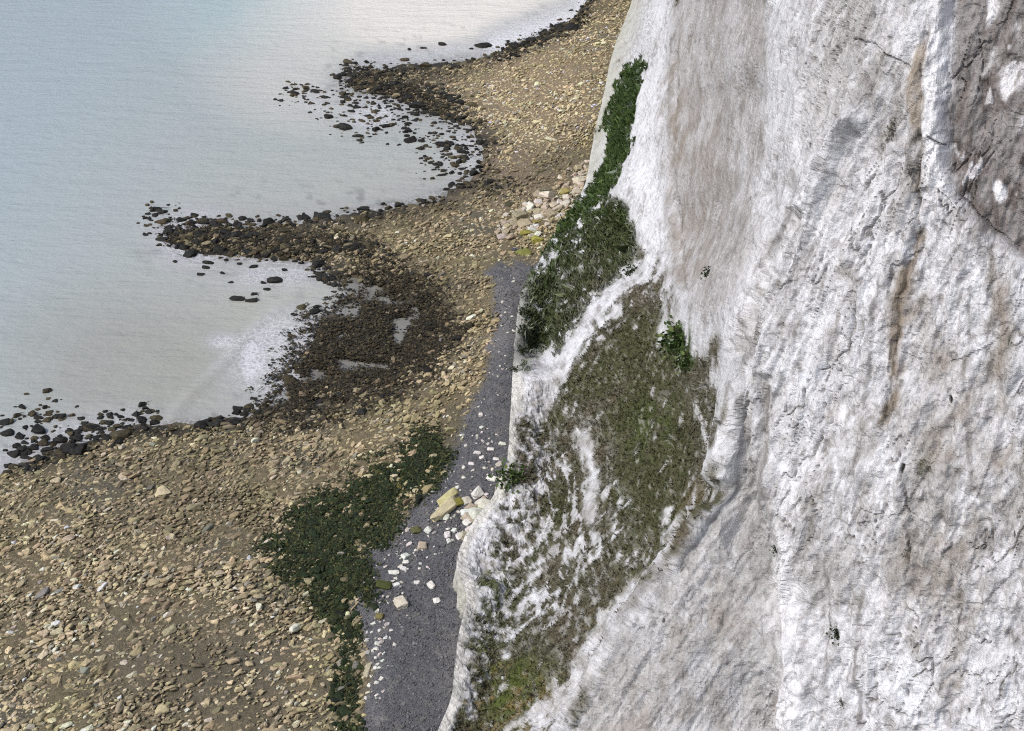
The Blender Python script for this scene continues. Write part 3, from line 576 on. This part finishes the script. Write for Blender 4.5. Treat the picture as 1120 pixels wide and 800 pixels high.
# single plants
def plant_mesh(name, n, size, pal, seed):
    rng = np.random.default_rng(seed); V = []; C = []
    for k in range(n):
        p = rng.normal(0, .33, 3) * size; p[2] = abs(p[2]) * .9
        d = p / (np.linalg.norm(p) + 1e-6) + rng.normal(0, .6, 3); d /= np.linalg.norm(d); s = np.cross(d, rng.normal(0, 1, 3)); s /= np.linalg.norm(s)
        l = size * rng.uniform(.15, .32); wd = l * .35
        V += [p - s * wd * .3, p + d * l * .5 - s * wd, p + d * l, p + d * l * .5 + s * wd]; C += [np.array(pal[rng.integers(0, len(pal))]) * rng.uniform(.6, 1.3)] * 4
    return mesh_from(name, V, np.arange(len(V)).reshape(-1, 4), C, False, M_LEAF)
def cliff_at(px, py):
    r = int(np.argmin(np.abs(rows - py))); k = int(np.argmin(np.abs(GXc[r] - px))); return Vector(Pd[r, k]), Vector(N0[r, k])
PLANTS = [(746,372,1.5,0,"leafy green bush alone on the pale chalk above the mossy hollow","bush"),(754,394,1.0,0,"small green bush just below the larger one on pale chalk","bush"),(692,299,.8,1,"dark plant tuft at the top of the white rib","plant"),
          (921,690,.5,1,"dark plant rooted in a hollow of the white near face","plant"),(848,603,.35,1,"small dark plant at the top of the bright chalk column","plant"),(573,346,.9,1,"dark tuft on the chalk rim above the shingle, uppermost of the rim tufts","plant"),
          (572,366,1.0,1,"tall dark tuft on the chalk rim, under the uppermost rim tuft","plant"),(568,384,.7,1,"small round dark tuft on the rim above the white chalk patch","plant"),(557,524,1.2,0,"bright green clump on the rim beside the fallen chalk blocks","plant"),
          (563,405,.5,1,"tiny dark tuft at the edge of the white chalk patch on the rim","plant"),(928,766,.25,1,"tiny dark tuft below the plant in the hollow on the white face","plant"),(776,300,.5,1,"small dark tuft on the grey face right of the mossy spur","plant")]
pm_ = [plant_mesh("bush_foliage", 260, 1.0, g1, 5), plant_mesh("plant_foliage", 150, 1.0, [(.022,.034,.012),(.03,.045,.016)], 6)]
bm = bmesh.new()
for a_ in range(5):
    d = Vector((math.cos(a_ * 1.3) * .45, math.sin(a_ * 1.3) * .45, 1)).normalized()
    bmesh.ops.create_cone(bm, cap_ends=True, segments=6, radius1=.035, radius2=.012, depth=.7, matrix=Matrix.Translation(d * .25) @ d.to_track_quat('Z', 'Y').to_matrix().to_4x4())
sm_ = bpy.data.meshes.new("stem_shape"); bm.to_mesh(sm_); bm.free(); M_STEM, _, b_ = mat_new("stem_bark", .9, .2); b_.inputs["Base Color"].default_value = (.07, .05, .03, 1); sm_.materials.append(M_STEM)
for px, py, s, k, lab, cat in PLANTS:
    p, n = cliff_at(px, py); o = link(cat, None); o.location = p - n * .1
    o.rotation_euler = (n * .7 + Vector((0, 0, .6))).to_track_quat('Z', 'Y').to_euler(); o.scale = (s,) * 3; tag(o, lab, cat)
    link("foliage", pm_[k]).parent = o; link("stems", sm_).parent = o

# ------------------------------------------------------------------ rocks
def hull(seed, npts=18, flat=(1, 1, 1)):
    rng = np.random.default_rng(seed); p = rng.normal(0, 1, (max(npts, 1), 3)); p /= np.linalg.norm(p, axis=1, keepdims=True)
    if npts == 0:
        p = np.array([(a, b, c_) for a in (-1, 1) for b in (-1, 1) for c_ in (-1, 1)], float) * rng.uniform(.45, 1.05, (8, 3)); q_ = rng.normal(0, 1, (9, 3)); p = np.concatenate([p, q_ / np.linalg.norm(q_, axis=1, keepdims=True) * rng.uniform(.95, 1.3, (9, 1))])
    p *= rng.uniform(.8, 1.05, (len(p), 1)); p = np.sign(p) * np.abs(p) ** .8; p *= np.array(flat)
    bm = bmesh.new()
    for q in p: bm.verts.new(q)
    r = bmesh.ops.convex_hull(bm, input=bm.verts); bmesh.ops.delete(bm, geom=[e for e in r['geom_interior'] if isinstance(e, bmesh.types.BMVert)], context='VERTS')
    bmesh.ops.triangulate(bm, faces=bm.faces); bm.verts.index_update()
    V = np.array([v.co[:] for v in bm.verts]); mx_ = V.max(0); mn = V.min(0); V = (V - (mx_ + mn) / 2) / (mx_ - mn)         # fits a unit box
    Fc = np.array([[v.index for v in f.verts] for f in bm.faces]); bm.free(); return V, Fc
HULLS = [hull(100 + i, 14 + (i % 4) * 3) for i in range(16)]
HULLS += [hull(400 + i, 0) for i in range(8)]                  # blocky ones
def round_hull(i):
    """denser, rounded, lumpy version for single rocks"""
    V, Fc = HULLS[i]; bm = bmesh.new(); vs = [bm.verts.new(v) for v in V]
    for f in Fc: bm.faces.new([vs[k] for k in f])
    bmesh.ops.bevel(bm, geom=list(bm.edges), offset=.07, segments=2, affect='EDGES', profile=.6)
    bmesh.ops.triangulate(bm, faces=bm.faces); bmesh.ops.recalc_face_normals(bm, faces=bm.faces)
    V = np.array([v.co[:] for v in bm.verts]); bm.verts.index_update(); Fc = np.array([[v.index for v in f.verts] for f in bm.faces]); bm.free()
    V += (fbm(V, .35, 200 + i, 2)[:, None] - .5) * V * .5
    return V, Fc
RH = [round_hull(i) for i in range(24)]
ME_DRY = [mesh_from("stone_shape", v, f, None, False, M_STONE1) for v, f in RH]
ME_WET = [mesh_from("rock_shape", v, f, None, False, M_WET1) for v, f in RH]
def rotm(rx, ry, rz): return np.array(Euler((rx, ry, rz)).to_matrix())
class Rock:
    __slots__ = "px py p dims rot col h kind size".split()
def add(lst, px, py, dims, rz, col, kind, tilt=.18, sink=.28, z=None):
    r = Rock(); r.px, r.py = px, py
    if z is None: p, t_ = ground_at(np.array([px], float), np.array([py], float))
    else: p, t_ = hit_z(np.array([px], float), np.array([py], float), np.array([z], float))
    p = p[0].copy(); p[2] += dims[2] * (.5 - sink); r.p = p; r.dims = dims; r.kind = kind
    r.rot = (random.gauss(0, tilt), random.gauss(0, tilt), rz); r.col = col; r.h = random.randrange(16, 24) if kind in ('block', 'rub', 'slab') else random.randrange(16)
    r.size = math.sqrt(dims[0] * dims[1]) / t_[0]; lst.append(r); return r
def single(r, name, wet, label, cat, group=None):
    o = link(name, (ME_WET if wet else ME_DRY)[r.h]); o.location = r.p; o.rotation_euler = r.rot; o.scale = r.dims; o.color = (*r.col, 1)
    tag(o, label, cat, group); return o
def heap(name, rocks, mat, label, cat):
    V = []; Fc = []; C = []; n = 0
    for r in rocks:
        v, f = HULLS[r.h]; q = (v * np.array(r.dims)) @ rotm(*r.rot).T + r.p
        V.append(q); Fc.append(f + n); C.append(np.repeat(np.array(r.col)[None], len(v), 0)); n += len(v)
    o = link(name, mesh_from(name, np.concatenate(V), np.concatenate(Fc), np.concatenate(C), False, mat)); tag(o, label, cat, kind="stuff"); return o
def pxm(px, py):   # metres per photo pixel on the ground, and sine/cosine of the look-down angle
    d = rays(px, py); t_ = H / -d[2]; n = np.linalg.norm(d); return t_ / F, -d[2] / n, math.hypot(d[0], d[1]) / n
def dims_from(px, py, wpx_, hpx):
    m, s, co = pxm(px, py); wd = wpx_ * m; dp = hpx * m / (s * .85 + .5 * co); return (wd, max(dp, .35 * wd), max(.5 * dp, .3 * wd))
def jit(c, k=.15):
    f = 1 + random.uniform(-k, k); return tuple(max(.005, v * f * (1 + random.uniform(-.05, .05))) for v in c)

# lone dark weed-covered rocks traced one by one
DARK = [(170.5,230,14,8),(212.6,235.6,10,5),(159,257,6,5),(197,270,12,10),(208,279,15,11),(223,244,11,7),(234,245,10,8),(244.6,241.7,8,4),(265,240,9,6),(228,288,13,5),(225,293,10,5),(220,300.7,9,4),(248,285,6,4),
        (262,289,6,4),(277,292,9,5),(252.5,309,7,4),(243.5,299,6,4),(301,307.5,17,11),(288,309.7,6,5),(292,317,8,4),(259,327.5,18,6),(278,322,8,5),(275,329.5,14,6),(346,336,7,5),(320,344,4,4),(371.6,331,6,5),(323,286,6,4),
        (311,295.5,6,5),(352.7,237,18,9),(398,229,14,6),(184,254,11,8),(177,262.6,14,7),(191.6,286.7,5,4),
        (323,103,10,6),(311,97,4,3),(484,49,9,6),(463,53,7,3),(447.6,54.7,4,4),(529,51,18,8),(515.6,53.6,5,4),(559,50,14,7),(611,30.4,10,8),(625,32,14,11),(584,45.8,14,7),(484,159,16,7),(446,136,9,4),(424,158,4,3),(436,159,5,3),
        (463,221,8,7),(527,156.6,12,8),(475,135,6,4),(457,116,18,11),(5.6,463,14,8),(8,474,17,12),(22,478,10,9),(43,471,15,16),(42,457,10,7),(92,464,9,7),(104,466,9,6),(110.6,469,7,5),(67.5,458,9,4),(84,445,4,3),(115,450.6,6,4),
        (127.5,454,5,4),(110,457,6,6),(120,455,7,8),(24,492,11,8),(6,493,6,4),(85,480,12,10),(31,494,9,7)]
darks = []
DARKC = (.017, .0165, .014)
for px, py, a, b_ in DARK:
    add(darks, px, py, dims_from(px, py, a * 1.05, b_ * 1.05), random.uniform(-.25, .35), jit(DARKC, .3), 'lone', .08, .35, z=max(0, float(samp(R_H, px, py))))
n_lone = len(darks)
# more of them crowding the edges of the spits
R_DR = np.maximum.reduce([np.clip(1 - np.abs(S_WATER + 3) / 11, 0, 1) * .28, line([(385,87),(420,90),(470,108),(500,128)], 22) * 1.1, line([(180,262),(260,262),(340,270),(420,275)], 11) * 1.0, line([(200,245),(300,245),(380,236)], 9) * .7,
                          line([(545,60),(600,42),(640,20)], 9) * .9, blob(330, 105, 32, 16) * .35, blob(410, 125, 80, 34) * .34, blob(500, 165, 60, 45) * .38, line([(500,200),(560,205)], 14) * .5, blob(180, 240, 30, 22) * .4, line([(345,295),(375,315),(385,340)], 16) * .7,
                          line([(20,505),(90,478),(160,462)], 22) * .75, line([(0,470),(60,455)], 30) * .25, line([(250,462),(300,440),(330,395)], 12) * .6, R_DARK * .22])
R_DR = R_DR * (poly([(-300,-300),(700,-300),(660,40),(640,200),(600,300),(540,300),(500,480),(300,470),(150,500),(-300,640)], 10))
R_OK = 1 - np.clip(S_SHING / 9 + .35, 0, 1)
def sampler(R, n, seed):
    rng = np.random.default_rng(seed); m, s, co = 1, 1, 1
    d = rays(GX, GY); tt = H / np.maximum(-d[..., 2], .05); wgt = R * (tt ** 2.0)
    wgt = np.where((GX > -255) & (GX < 745) & (GY > -60) & (GY < 960), wgt, 0)
    p = (wgt / wgt.sum()).ravel(); i = rng.choice(p.size, n, p=p); return GX.ravel()[i] + rng.uniform(-1.5, 1.5, n), GY.ravel()[i] + rng.uniform(-1.5, 1.5, n), rng
xs, ys, rng = sampler(R_DR, 3200, 41)
for x, y in zip(xs, ys):
    s_ = float(np.clip(rng.lognormal(-1.0, .40), .18, 1.2)) * (1 - .45 * float(samp(R_DARK, x, y))); el = rng.uniform(1, 1.6)
    add(darks, x, y, (s_ * el, s_, s_ * rng.uniform(.45, .8)), rng.uniform(-.4, .6), jit(DARKC if rng.random() < .62 else (.055, .045, .025), .35), 'dark', .2, .3, z=max(-.05, float(samp(R_H, x, y))))

# tan stones all over the foreshore
R_TAN = np.clip(-S_WATER / 10, 0, 1) * R_OK
R_TAN = R_TAN * (1 - R_POOL) * (1 - .8 * R_DARK) * (1 - .72 * R_ALGAE) * (1 - .62 * blob(250, 740, 170, 90)) * (1 - .35 * line([(500,205),(580,195),(640,170)], 40))
R_TAN = np.where((GX > 480) & (GY > 430), R_TAN * .25, R_TAN)
tans = []; xs, ys, rng = sampler(R_TAN, 64000, 43)
PAL = [(.30,.245,.145),(.25,.205,.125),(.34,.28,.165),(.20,.17,.10),(.40,.33,.20),(.27,.23,.155),(.48,.40,.255),(.15,.125,.075),(.52,.44,.29),(.22,.205,.165)]
wd_ = samp(np.clip(R_DARK + line([(500,205),(580,195),(640,170)], 40) * .6 + .8 * np.clip(1 - np.abs(S_WATER + 8) / 14, 0, 1), 0, 1), xs, ys)
for x, y, dk in zip(xs, ys, wd_):
    s_ = float(np.clip(rng.lognormal(-1.88, .45), .07, .55)); el = rng.uniform(1.15, 2.3)
    cc = PAL[min(len(PAL) - 1, int(rng.exponential(2.6)))]; k = 1 - dk * rng.uniform(.2, .8)
    if rng.random() < .035: cc = (.56, .49, .36)
    r = add(tans, x, y, (s_ * el, s_, s_ * rng.uniform(.5, 1.0)), rng.normal(.62, .38), jit([v * k for v in cc], .3), 'tan', .25, .25)
    r.rot = (r.rot[0] - .25, r.rot[1], r.rot[2])
tp_ = np.array([r.p for r in tans]); pa = fbm(tp_, 6, 501, 3); pb = fbm(tp_, 3.5, 505, 3)
up_ = samp(blob(590, 95, 150, 110), xs, ys)
for r, a_, b_, u_ in zip(tans, pa, pb, up_):              # bands of greyer, greener and paler stone along the shore
    f_ = .80 + .62 * float(sstep(.3, .7, a_)) + .45 * float(u_); g_ = float(sstep(.45, .65, b_))
    r.col = (min(.6, r.col[0] * f_ * (1 - .05 * g_)), min(.6, r.col[1] * f_ * (1 - .02 * g_)), r.col[2] * f_ * (1.05 - .10 * g_))
def seaweed(name, R, n, size, pal, seed, lift=.06):
    x, y, rg = sampler(R, n, seed); p, _t = ground_at(x, y); p[:, 2] = np.maximum(p[:, 2], 0) + rg.uniform(0, lift * 3, n)
    V = []; C = []; pal = np.array(pal)
    for k in range(5):
        a = rg.uniform(0, 6.28, n); d = np.stack([np.cos(a), np.sin(a), rg.uniform(-.1, .55, n)], 1); sd_ = np.stack([-np.sin(a), np.cos(a), rg.uniform(-.4, .4, n)], 1)
        l = size * rg.uniform(.4, 1.3, (n, 1)); wd = l * rg.uniform(.15, .4, (n, 1)); q = p + rg.normal(0, size * .45, (n, 3)) * [1, 1, .15]
        V.append(np.stack([q - sd_ * wd * .5, q + d * l * .6 - sd_ * wd, q + d * l, q + d * l * .6 + sd_ * wd], 1)); cc = pal[rg.integers(0, len(pal), n)] * rg.uniform(.6, 1.4, (n, 1)); C.append(np.repeat(cc[:, None], 4, 1))
    V = np.concatenate(V).reshape(-1, 3); C = np.concatenate(C).reshape(-1, 3)
    return link(name, mesh_from(name, V, np.arange(len(V)).reshape(-1, 4), C, False, M_LEAF))
R_WPAT = .05 + sstep(.42, .60, fbm(np.stack([GX, GY * 1.3, GX * 0], -1), 20, 611, 3))
tag(seaweed("green_seaweed", R_WPAT * R_ALGAE ** 1.5 + line([(385,690),(380,760),(388,830)], 16) * .12, 7500, .26, [(.020,.032,.010),(.035,.048,.014),(.012,.018,.008),(.022,.030,.012),(.016,.022,.009),(.065,.06,.02),(.04,.05,.016)], 61), "dark green and olive seaweed draped over rocks beside the grey shingle", "seaweed", kind="stuff")
tag(seaweed("brown_seaweed", (1 - R_POOL) * R_DARK ** 1.5 + line([(190,258),(280,262),(400,268)], 16) * .5 + line([(390,88),(440,95),(490,118)], 18) * .4 + line([(560,55),(630,25)], 8) * .4, 7000, .30, [(.030,.026,.017),(.045,.036,.02),(.02,.018,.013),(.065,.05,.026)], 63), "dark brown wet seaweed covering the low rocks near the breaking foam", "seaweed", kind="stuff")
# a few traced larger stones
for px, py, a, b_ in [(150,583,12,8),(178,540,17,14),(300,517,11,7),(61,527,11,9),(62,692,14,8),(240,628,12,7),(135,467+56,10,10),(75,590,13,8),(238,640,9,6)]:
    add(tans, px, py, dims_from(px, py, a, b_), .5, jit((.42, .36, .25), .1), 'tan', .1, .25)

# green algae rocks beside the shingle
algs = []; xs, ys, rng = sampler((.3 + R_WPAT) * R_ALGAE ** 2 + line([(380,690),(375,760),(385,830)], 22) * .3, 1900, 47)
for x, y in zip(xs, ys):
    s_ = float(np.clip(rng.lognormal(-1.35, .38), .12, .62)); el = rng.uniform(1, 1.6)
    cc = [(.016,.026,.010),(.028,.040,.013),(.012,.016,.010),(.06,.058,.018),(.11,.095,.03)][min(4, int(rng.exponential(1.1)))]
    add(algs, x, y, (s_ * el, s_, s_ * rng.uniform(.45, .8)), rng.uniform(0, 3), jit(cc, .25), 'algae', .2, .25)

# pale chalk blocks and mossy boulders on the shingle, traced one by one
WHT, PNK, TANB, MOS, YEL = (.66, .64, .60), (.46, .41, .37), (.42, .36, .27), (.055, .070, .020), (.26, .23, .06)
BLK = [(538,524.5,12,7,WHT,"squarish white chalk block close under the cliff rim"),(511,549,13,10,PNK,"pinkish grey boulder right of the two long slabs"),(527,541,6,5,WHT,"small white block left of a pair near the cliff rim"),(532,541.5,5,4,WHT,"small white block right of a pair near the cliff rim"),
       (509,562,12,9,WHT,"white block with a split top touching the cliff foot"),(511,573,10,9,WHT,"rounded white block under the split one at the cliff foot"),(502.5,588,9,8,WHT,"lowest white block of the heap at the cliff foot"),(489.5,586,7,8,WHT,"white block left in the heap at the cliff foot"),
       (497,581,6,6,WHT,"small white block in the middle of the heap at the cliff foot"),(491,593,5,7,WHT,"narrow upright white block below the heap"),(468,581,8,7,WHT,"white block between the long slab and the mossy stone"),(447,596,8,4,WHT,"flat white slab below the mossy stone"),
       (462,599,10,10,TANB,"tan boulder alone in the middle of the shingle"),(455,581,10,9,(.12,.12,.05),"round stone with a green mossy front and pale top"),(444,609,11,7,WHT,"upper white block of a stacked pair on the shingle"),(444,615.5,8,5,WHT,"lower white block of a stacked pair on the shingle"),
       (431,627,11,6,WHT,"long white block left of the pair near the algae rocks"),(441,622.6,8,5,WHT,"small white block just below the stacked pair"),(460,617,4,3,WHT,"tiny white stone alone on dark shingle"),(456,638,7,5,WHT,"small tilted white block on open shingle"),
       (471.7,641,8,9,WHT,"pointed white block on open shingle"),(478,658,9,7,WHT,"clean white square block farthest towards the cliff on open shingle"),(439,661,14,16,(.52,.47,.38),"largest cream block with a jagged side on the lower shingle"),(420,641,16,10,MOS,"big dark green mossy boulder with pale flank"),
       (434,640,8,5,WHT,"white block leaning on the mossy boulder"),(415,675,8,8,(.16,.14,.06),"olive brown boulder below the mossy boulder"),(423,684,6,5,PNK,"small pinkish stone below the olive boulder"),(488,567,8,9,WHT,"pale cube propped against the lower long slab"),
       (526,454.6,5,6,WHT,"small white stone high on the shingle strip"),(527,468,5,4,WHT,"second small white stone high on the shingle strip"),(522,496,9,4,WHT,"thin white slab in the row above the slabs"),(536.7,492,8,4,WHT,"thin white slab near the rim"),(549.7,486,9,4,WHT,"flat white slab against the cliff rim"),
       (542.5,503,8,4,WHT,"flat pale slab just under the rim"),(546,509,8,6,PNK,"pinkish block against the cliff rim"),(515.6,508,7,4,WHT,"small white slab in the scatter above the long slabs"),(507,512,4,4,WHT,"tiny white stone at the left of the upper scatter"),(527,501,6,4,WHT,"small white slab in the middle of the upper scatter"),
       (509.7,488,4,4,WHT,"tiny white stone at the top of the upper scatter"),(500,534,5,4,WHT,"tiny white stone above the upper long slab")]
blocks = []
for i, (px, py, a, b_, cc, lab) in enumerate(BLK):
    r = add(blocks, px, py, dims_from(px, py, a, b_), random.uniform(-.5, .9), jit(cc, .08), 'block', .15, .2)
    single(r, "mossy_boulder" if cc[0] < .2 else "chalk_block", False, lab, "boulder" if cc[0] < .5 else "chalk block", "fallen blocks on the grey shingle")
for px, py, ln, wd, cc, lab in [(487,560,40,11,(.52,.46,.30),"longest fallen slab, cream coloured with a dark tip"),(490,546,28,9,(.50,.46,.24),"shorter cream slab lying behind the longest one")]:
    m, s, co = pxm(px, py)
    r = add(blocks, px, py, (ln * m * 1.15, wd * m * 1.1, wd * m * .8), .92, cc, 'slab', .03, .1); single(r, "chalk_slab", False, lab, "chalk slab", "fallen blocks on the grey shingle")
r = add(blocks, 501, 551, dims_from(501, 551, 12, 10), .6, (.20, .18, .04), 'slab', .1, .05); single(r, "mossy_boulder", False, "yellow mossy stone at the upper end of the long slabs", "boulder", "fallen blocks on the grey shingle")
MOSS = [(576,256,16,9,YEL,"yellow mossy boulder, upper left of three by the spur"),(587,264,13,13,(.30,.28,.06),"brightest yellow mossy boulder against the chalk spur"),(573,278,18,9,(.17,.17,.05),"long green yellow boulder at the top of the shingle"),(617,211,12,9,(.27,.23,.08),"yellow boulder with a dark side under the grassy ledge"),
        (597,212,14,9,(.05,.06,.03),"dark green boulder among pale rubble"),(562.5,274,7,8,(.06,.06,.08),"dark bluish stone at the head of the shingle"),(587,243,10,6,(.22,.19,.06),"small ochre boulder between pale rubble and yellow boulders"),(560,225,16,7,(.06,.06,.035),"long dark weedy boulder left of the pale rubble")]
for px, py, a, b_, cc, lab in MOSS:
    r = add(blocks, px, py, dims_from(px, py, a, b_), random.uniform(0, .6), jit(cc, .08), 'moss', .12, .2); single(r, "mossy_boulder", False, lab, "boulder", "boulders below the chalk spur")
# small white chips on the shingle
for i, (px, py) in enumerate([(431.5,705.5),(412,704),(421.6,698),(406.6,692),(415,690),(404.5,728),(418.6,723.5),(415,731),(417,743.6),(412,747.5),(403.6,750.5),(410.5,731),(424,653.6),(410.5,653.6),(408,712),(420,716),(406,740),(400,764),(428,690),(411,720),(402,700)]):
    r = add(blocks, px, py, dims_from(px, py, random.uniform(3.2, 6), random.uniform(3.2, 5.5)), random.uniform(0, 3), jit(WHT, .08), 'chip', .2, .15)
    single(r, "chalk_chip", False, "small white chalk chip on the lower shingle beside the dark weedy edge", "chalk chip", "white chips on the lower shingle")
xs, ys, rng = sampler(line([(540,500),(500,545),(450,600),(420,650)], 40) * .6 + line([(415,680),(405,760)], 18) + line([(560,300),(545,400),(525,480)], 16) * .3, 260, 53)
chips = []
for x, y in zip(xs, ys):
    if samp(S_SHING, x, y) < 3: continue
    s_ = float(np.clip(rng.lognormal(-1.9, .4), .08, .3)); add(chips, x, y, (s_ * rng.uniform(1, 1.6), s_, s_ * .6), rng.uniform(0, 3), jit((.50, .47, .42), .25), 'chip', .2, .2)
pebs = []; xs, ys, rng = sampler(np.clip(S_SHING / 8 + .5, 0, 1), 14000, 71)
for x, y in zip(xs, ys):
    s_ = float(np.clip(rng.lognormal(-2.75, .42), .035, .2)); cc = [(.105,.107,.115),(.09,.092,.10),(.125,.127,.132),(.17,.17,.168),(.11,.107,.102),(.075,.076,.082)][rng.integers(0, 6)]
    add(pebs, x, y, (s_ * rng.uniform(1, 1.5), s_, s_ * .7), rng.uniform(0, 3), jit(cc, .25), 'peb', .2, .2)
# pale rubble under the grassy ledge
rub = []
xs, ys, rng = sampler(line([(560,250),(590,235),(625,215),(645,190)], 22) + blob(520, 600, 20, 50) * .35 + blob(525, 560, 22, 22) * .5, 260, 57)
for x, y in zip(xs, ys):
    s_ = float(np.clip(rng.lognormal(-.75, .4), .25, 1.3)); add(rub, x, y, (s_ * rng.uniform(1, 1.7), s_, s_ * .6), rng.normal(.5, .5), jit([(.52,.46,.38),(.42,.35,.27),(.58,.55,.49),(.34,.29,.20)][rng.integers(0, 4)], .15), 'rub', .3, .2)

# ---- words for a rock: what lies round it
ZONES = [(blob(185,250,70,45),"off the tip of the middle rock spit"),(blob(290,312,75,28),"in the foam below the middle spit"),(blob(345,105,70,35),"off the tip of the upper rock spit"),(blob(500,150,70,45),"in the small bay between the two spits"),(line([(440,55),(640,25)],24),"along the far outer edge of the beach"),
         (line([(0,480),(160,460)],40),"where the near beach meets the water"),(blob(320,260,120,26),"on the middle rock spit"),(blob(450,105,70,40),"on the upper rock spit"),(blob(400,370,110,80),"on the dark weedy bed beside the breaking foam")]
TZ = [(blob(600,80,120,80),"on the far upper beach"),(blob(560,190,90,50),"on the beach below the grassy ledge"),(blob(420,270,140,50),"on the middle spit"),(blob(480,400,90,120),"between the dark bed and the grey shingle"),(blob(60,560,150,90),"near the water on the near beach"),(blob(230,560,130,90),"in the middle of the near beach"),
      (blob(340,500,110,70),"above the green algae rocks"),(blob(120,720,190,110),"at the near end of the beach"),(blob(330,730,80,110),"beside the lower shingle edge")]
def zone(Z, px, py):
    v = [float(samp(R, px, py)) for R, _ in Z]
    if max(v) <= 0:
        g_ = [math.hypot(*(np.array([GX[np.unravel_index(np.argmax(R), R.shape)], GY[np.unravel_index(np.argmax(R), R.shape)]]) - (px, py))) for R, _ in Z]; return int(np.argmin(g_))
    return int(np.argmax(v))
ORD = ["", "second ", "third ", "fourth ", "fifth ", "sixth ", "seventh ", "eighth "]
def issue(rocks, Z, name, wet, cat, gword, adj, nrank=6, smallword="small"):
    """the largest few of each zone are named by rank; the rest that nothing tells apart share a zone label"""
    by = {}
    for r in rocks: by.setdefault(zone(Z, r.px, r.py), []).append(r)
    for k, rs in by.items():
        rs.sort(key=lambda r: -r.size); where = Z[k][1]
        for i, r in enumerate(rs):
            lab = f"{ORD[i]}largest {adj} {where}" if i < min(nrank, len(ORD)) else f"{smallword} {adj} among many {where}"
            single(r, name, wet, lab, cat, f"{gword} {where}")
def big(r): return -r.size if 2 < r.px < 1118 and 2 < r.py < 797 else 9 - r.size     # largest in view first
rest = sorted(darks[n_lone:], key=big); k_ = 300 - n_lone
issue(darks[:n_lone] + rest[:k_], ZONES, "dark_rock", True, "rock", "dark rocks", "dark weed covered rock", 8, "middling")
heap("dark_cobbles", rest[k_:], M_WET, "countless little dark weedy cobbles at the waterline of the spits", "cobbles")
tans.sort(key=big)
issue(tans[:300], TZ, "beach_boulder", False, "boulder", "tan boulders", "tan boulder", 8, "middling")
heap("beach_stones", tans[300:], M_STONE, "countless tan and brown stones covering the rocky foreshore", "stones")
algs.sort(key=big)
AZ = [(blob(430,530,50,40),"in the upper arm of the green patch"),(blob(370,580,50,45),"in the middle of the green patch"),(blob(365,640,35,40),"at the lower tip of the green patch"),(blob(380,760,30,80),"along the lower shingle edge")]
issue(algs[:300], AZ, "algae_rock", True, "rock", "algae rocks", "dark green algae covered rock", 5, "middling")
heap("algae_cobbles", algs[300:], M_WET, "small dark green cobbles filling the algae patch beside the shingle", "cobbles")
heap("shingle_pebbles", pebs, M_STONE, "blue grey flint pebbles of the shingle strip below the cliff", "pebbles")
heap("shingle_chips", chips, M_STONE, "tiny pale chalk fragments strewn over the grey shingle", "fragments")
RZ = [(blob(600,225,60,40),"below the grassy ledge"),(blob(520,580,40,60),"at the foot of the chalk bulge")]
issue(rub, RZ, "rubble_block", False, "chalk block", "pale rubble", "pinkish cream rubble block", 5, "middling")
print("counts", len(darks), len(tans), len(algs), len(chips), len(rub))
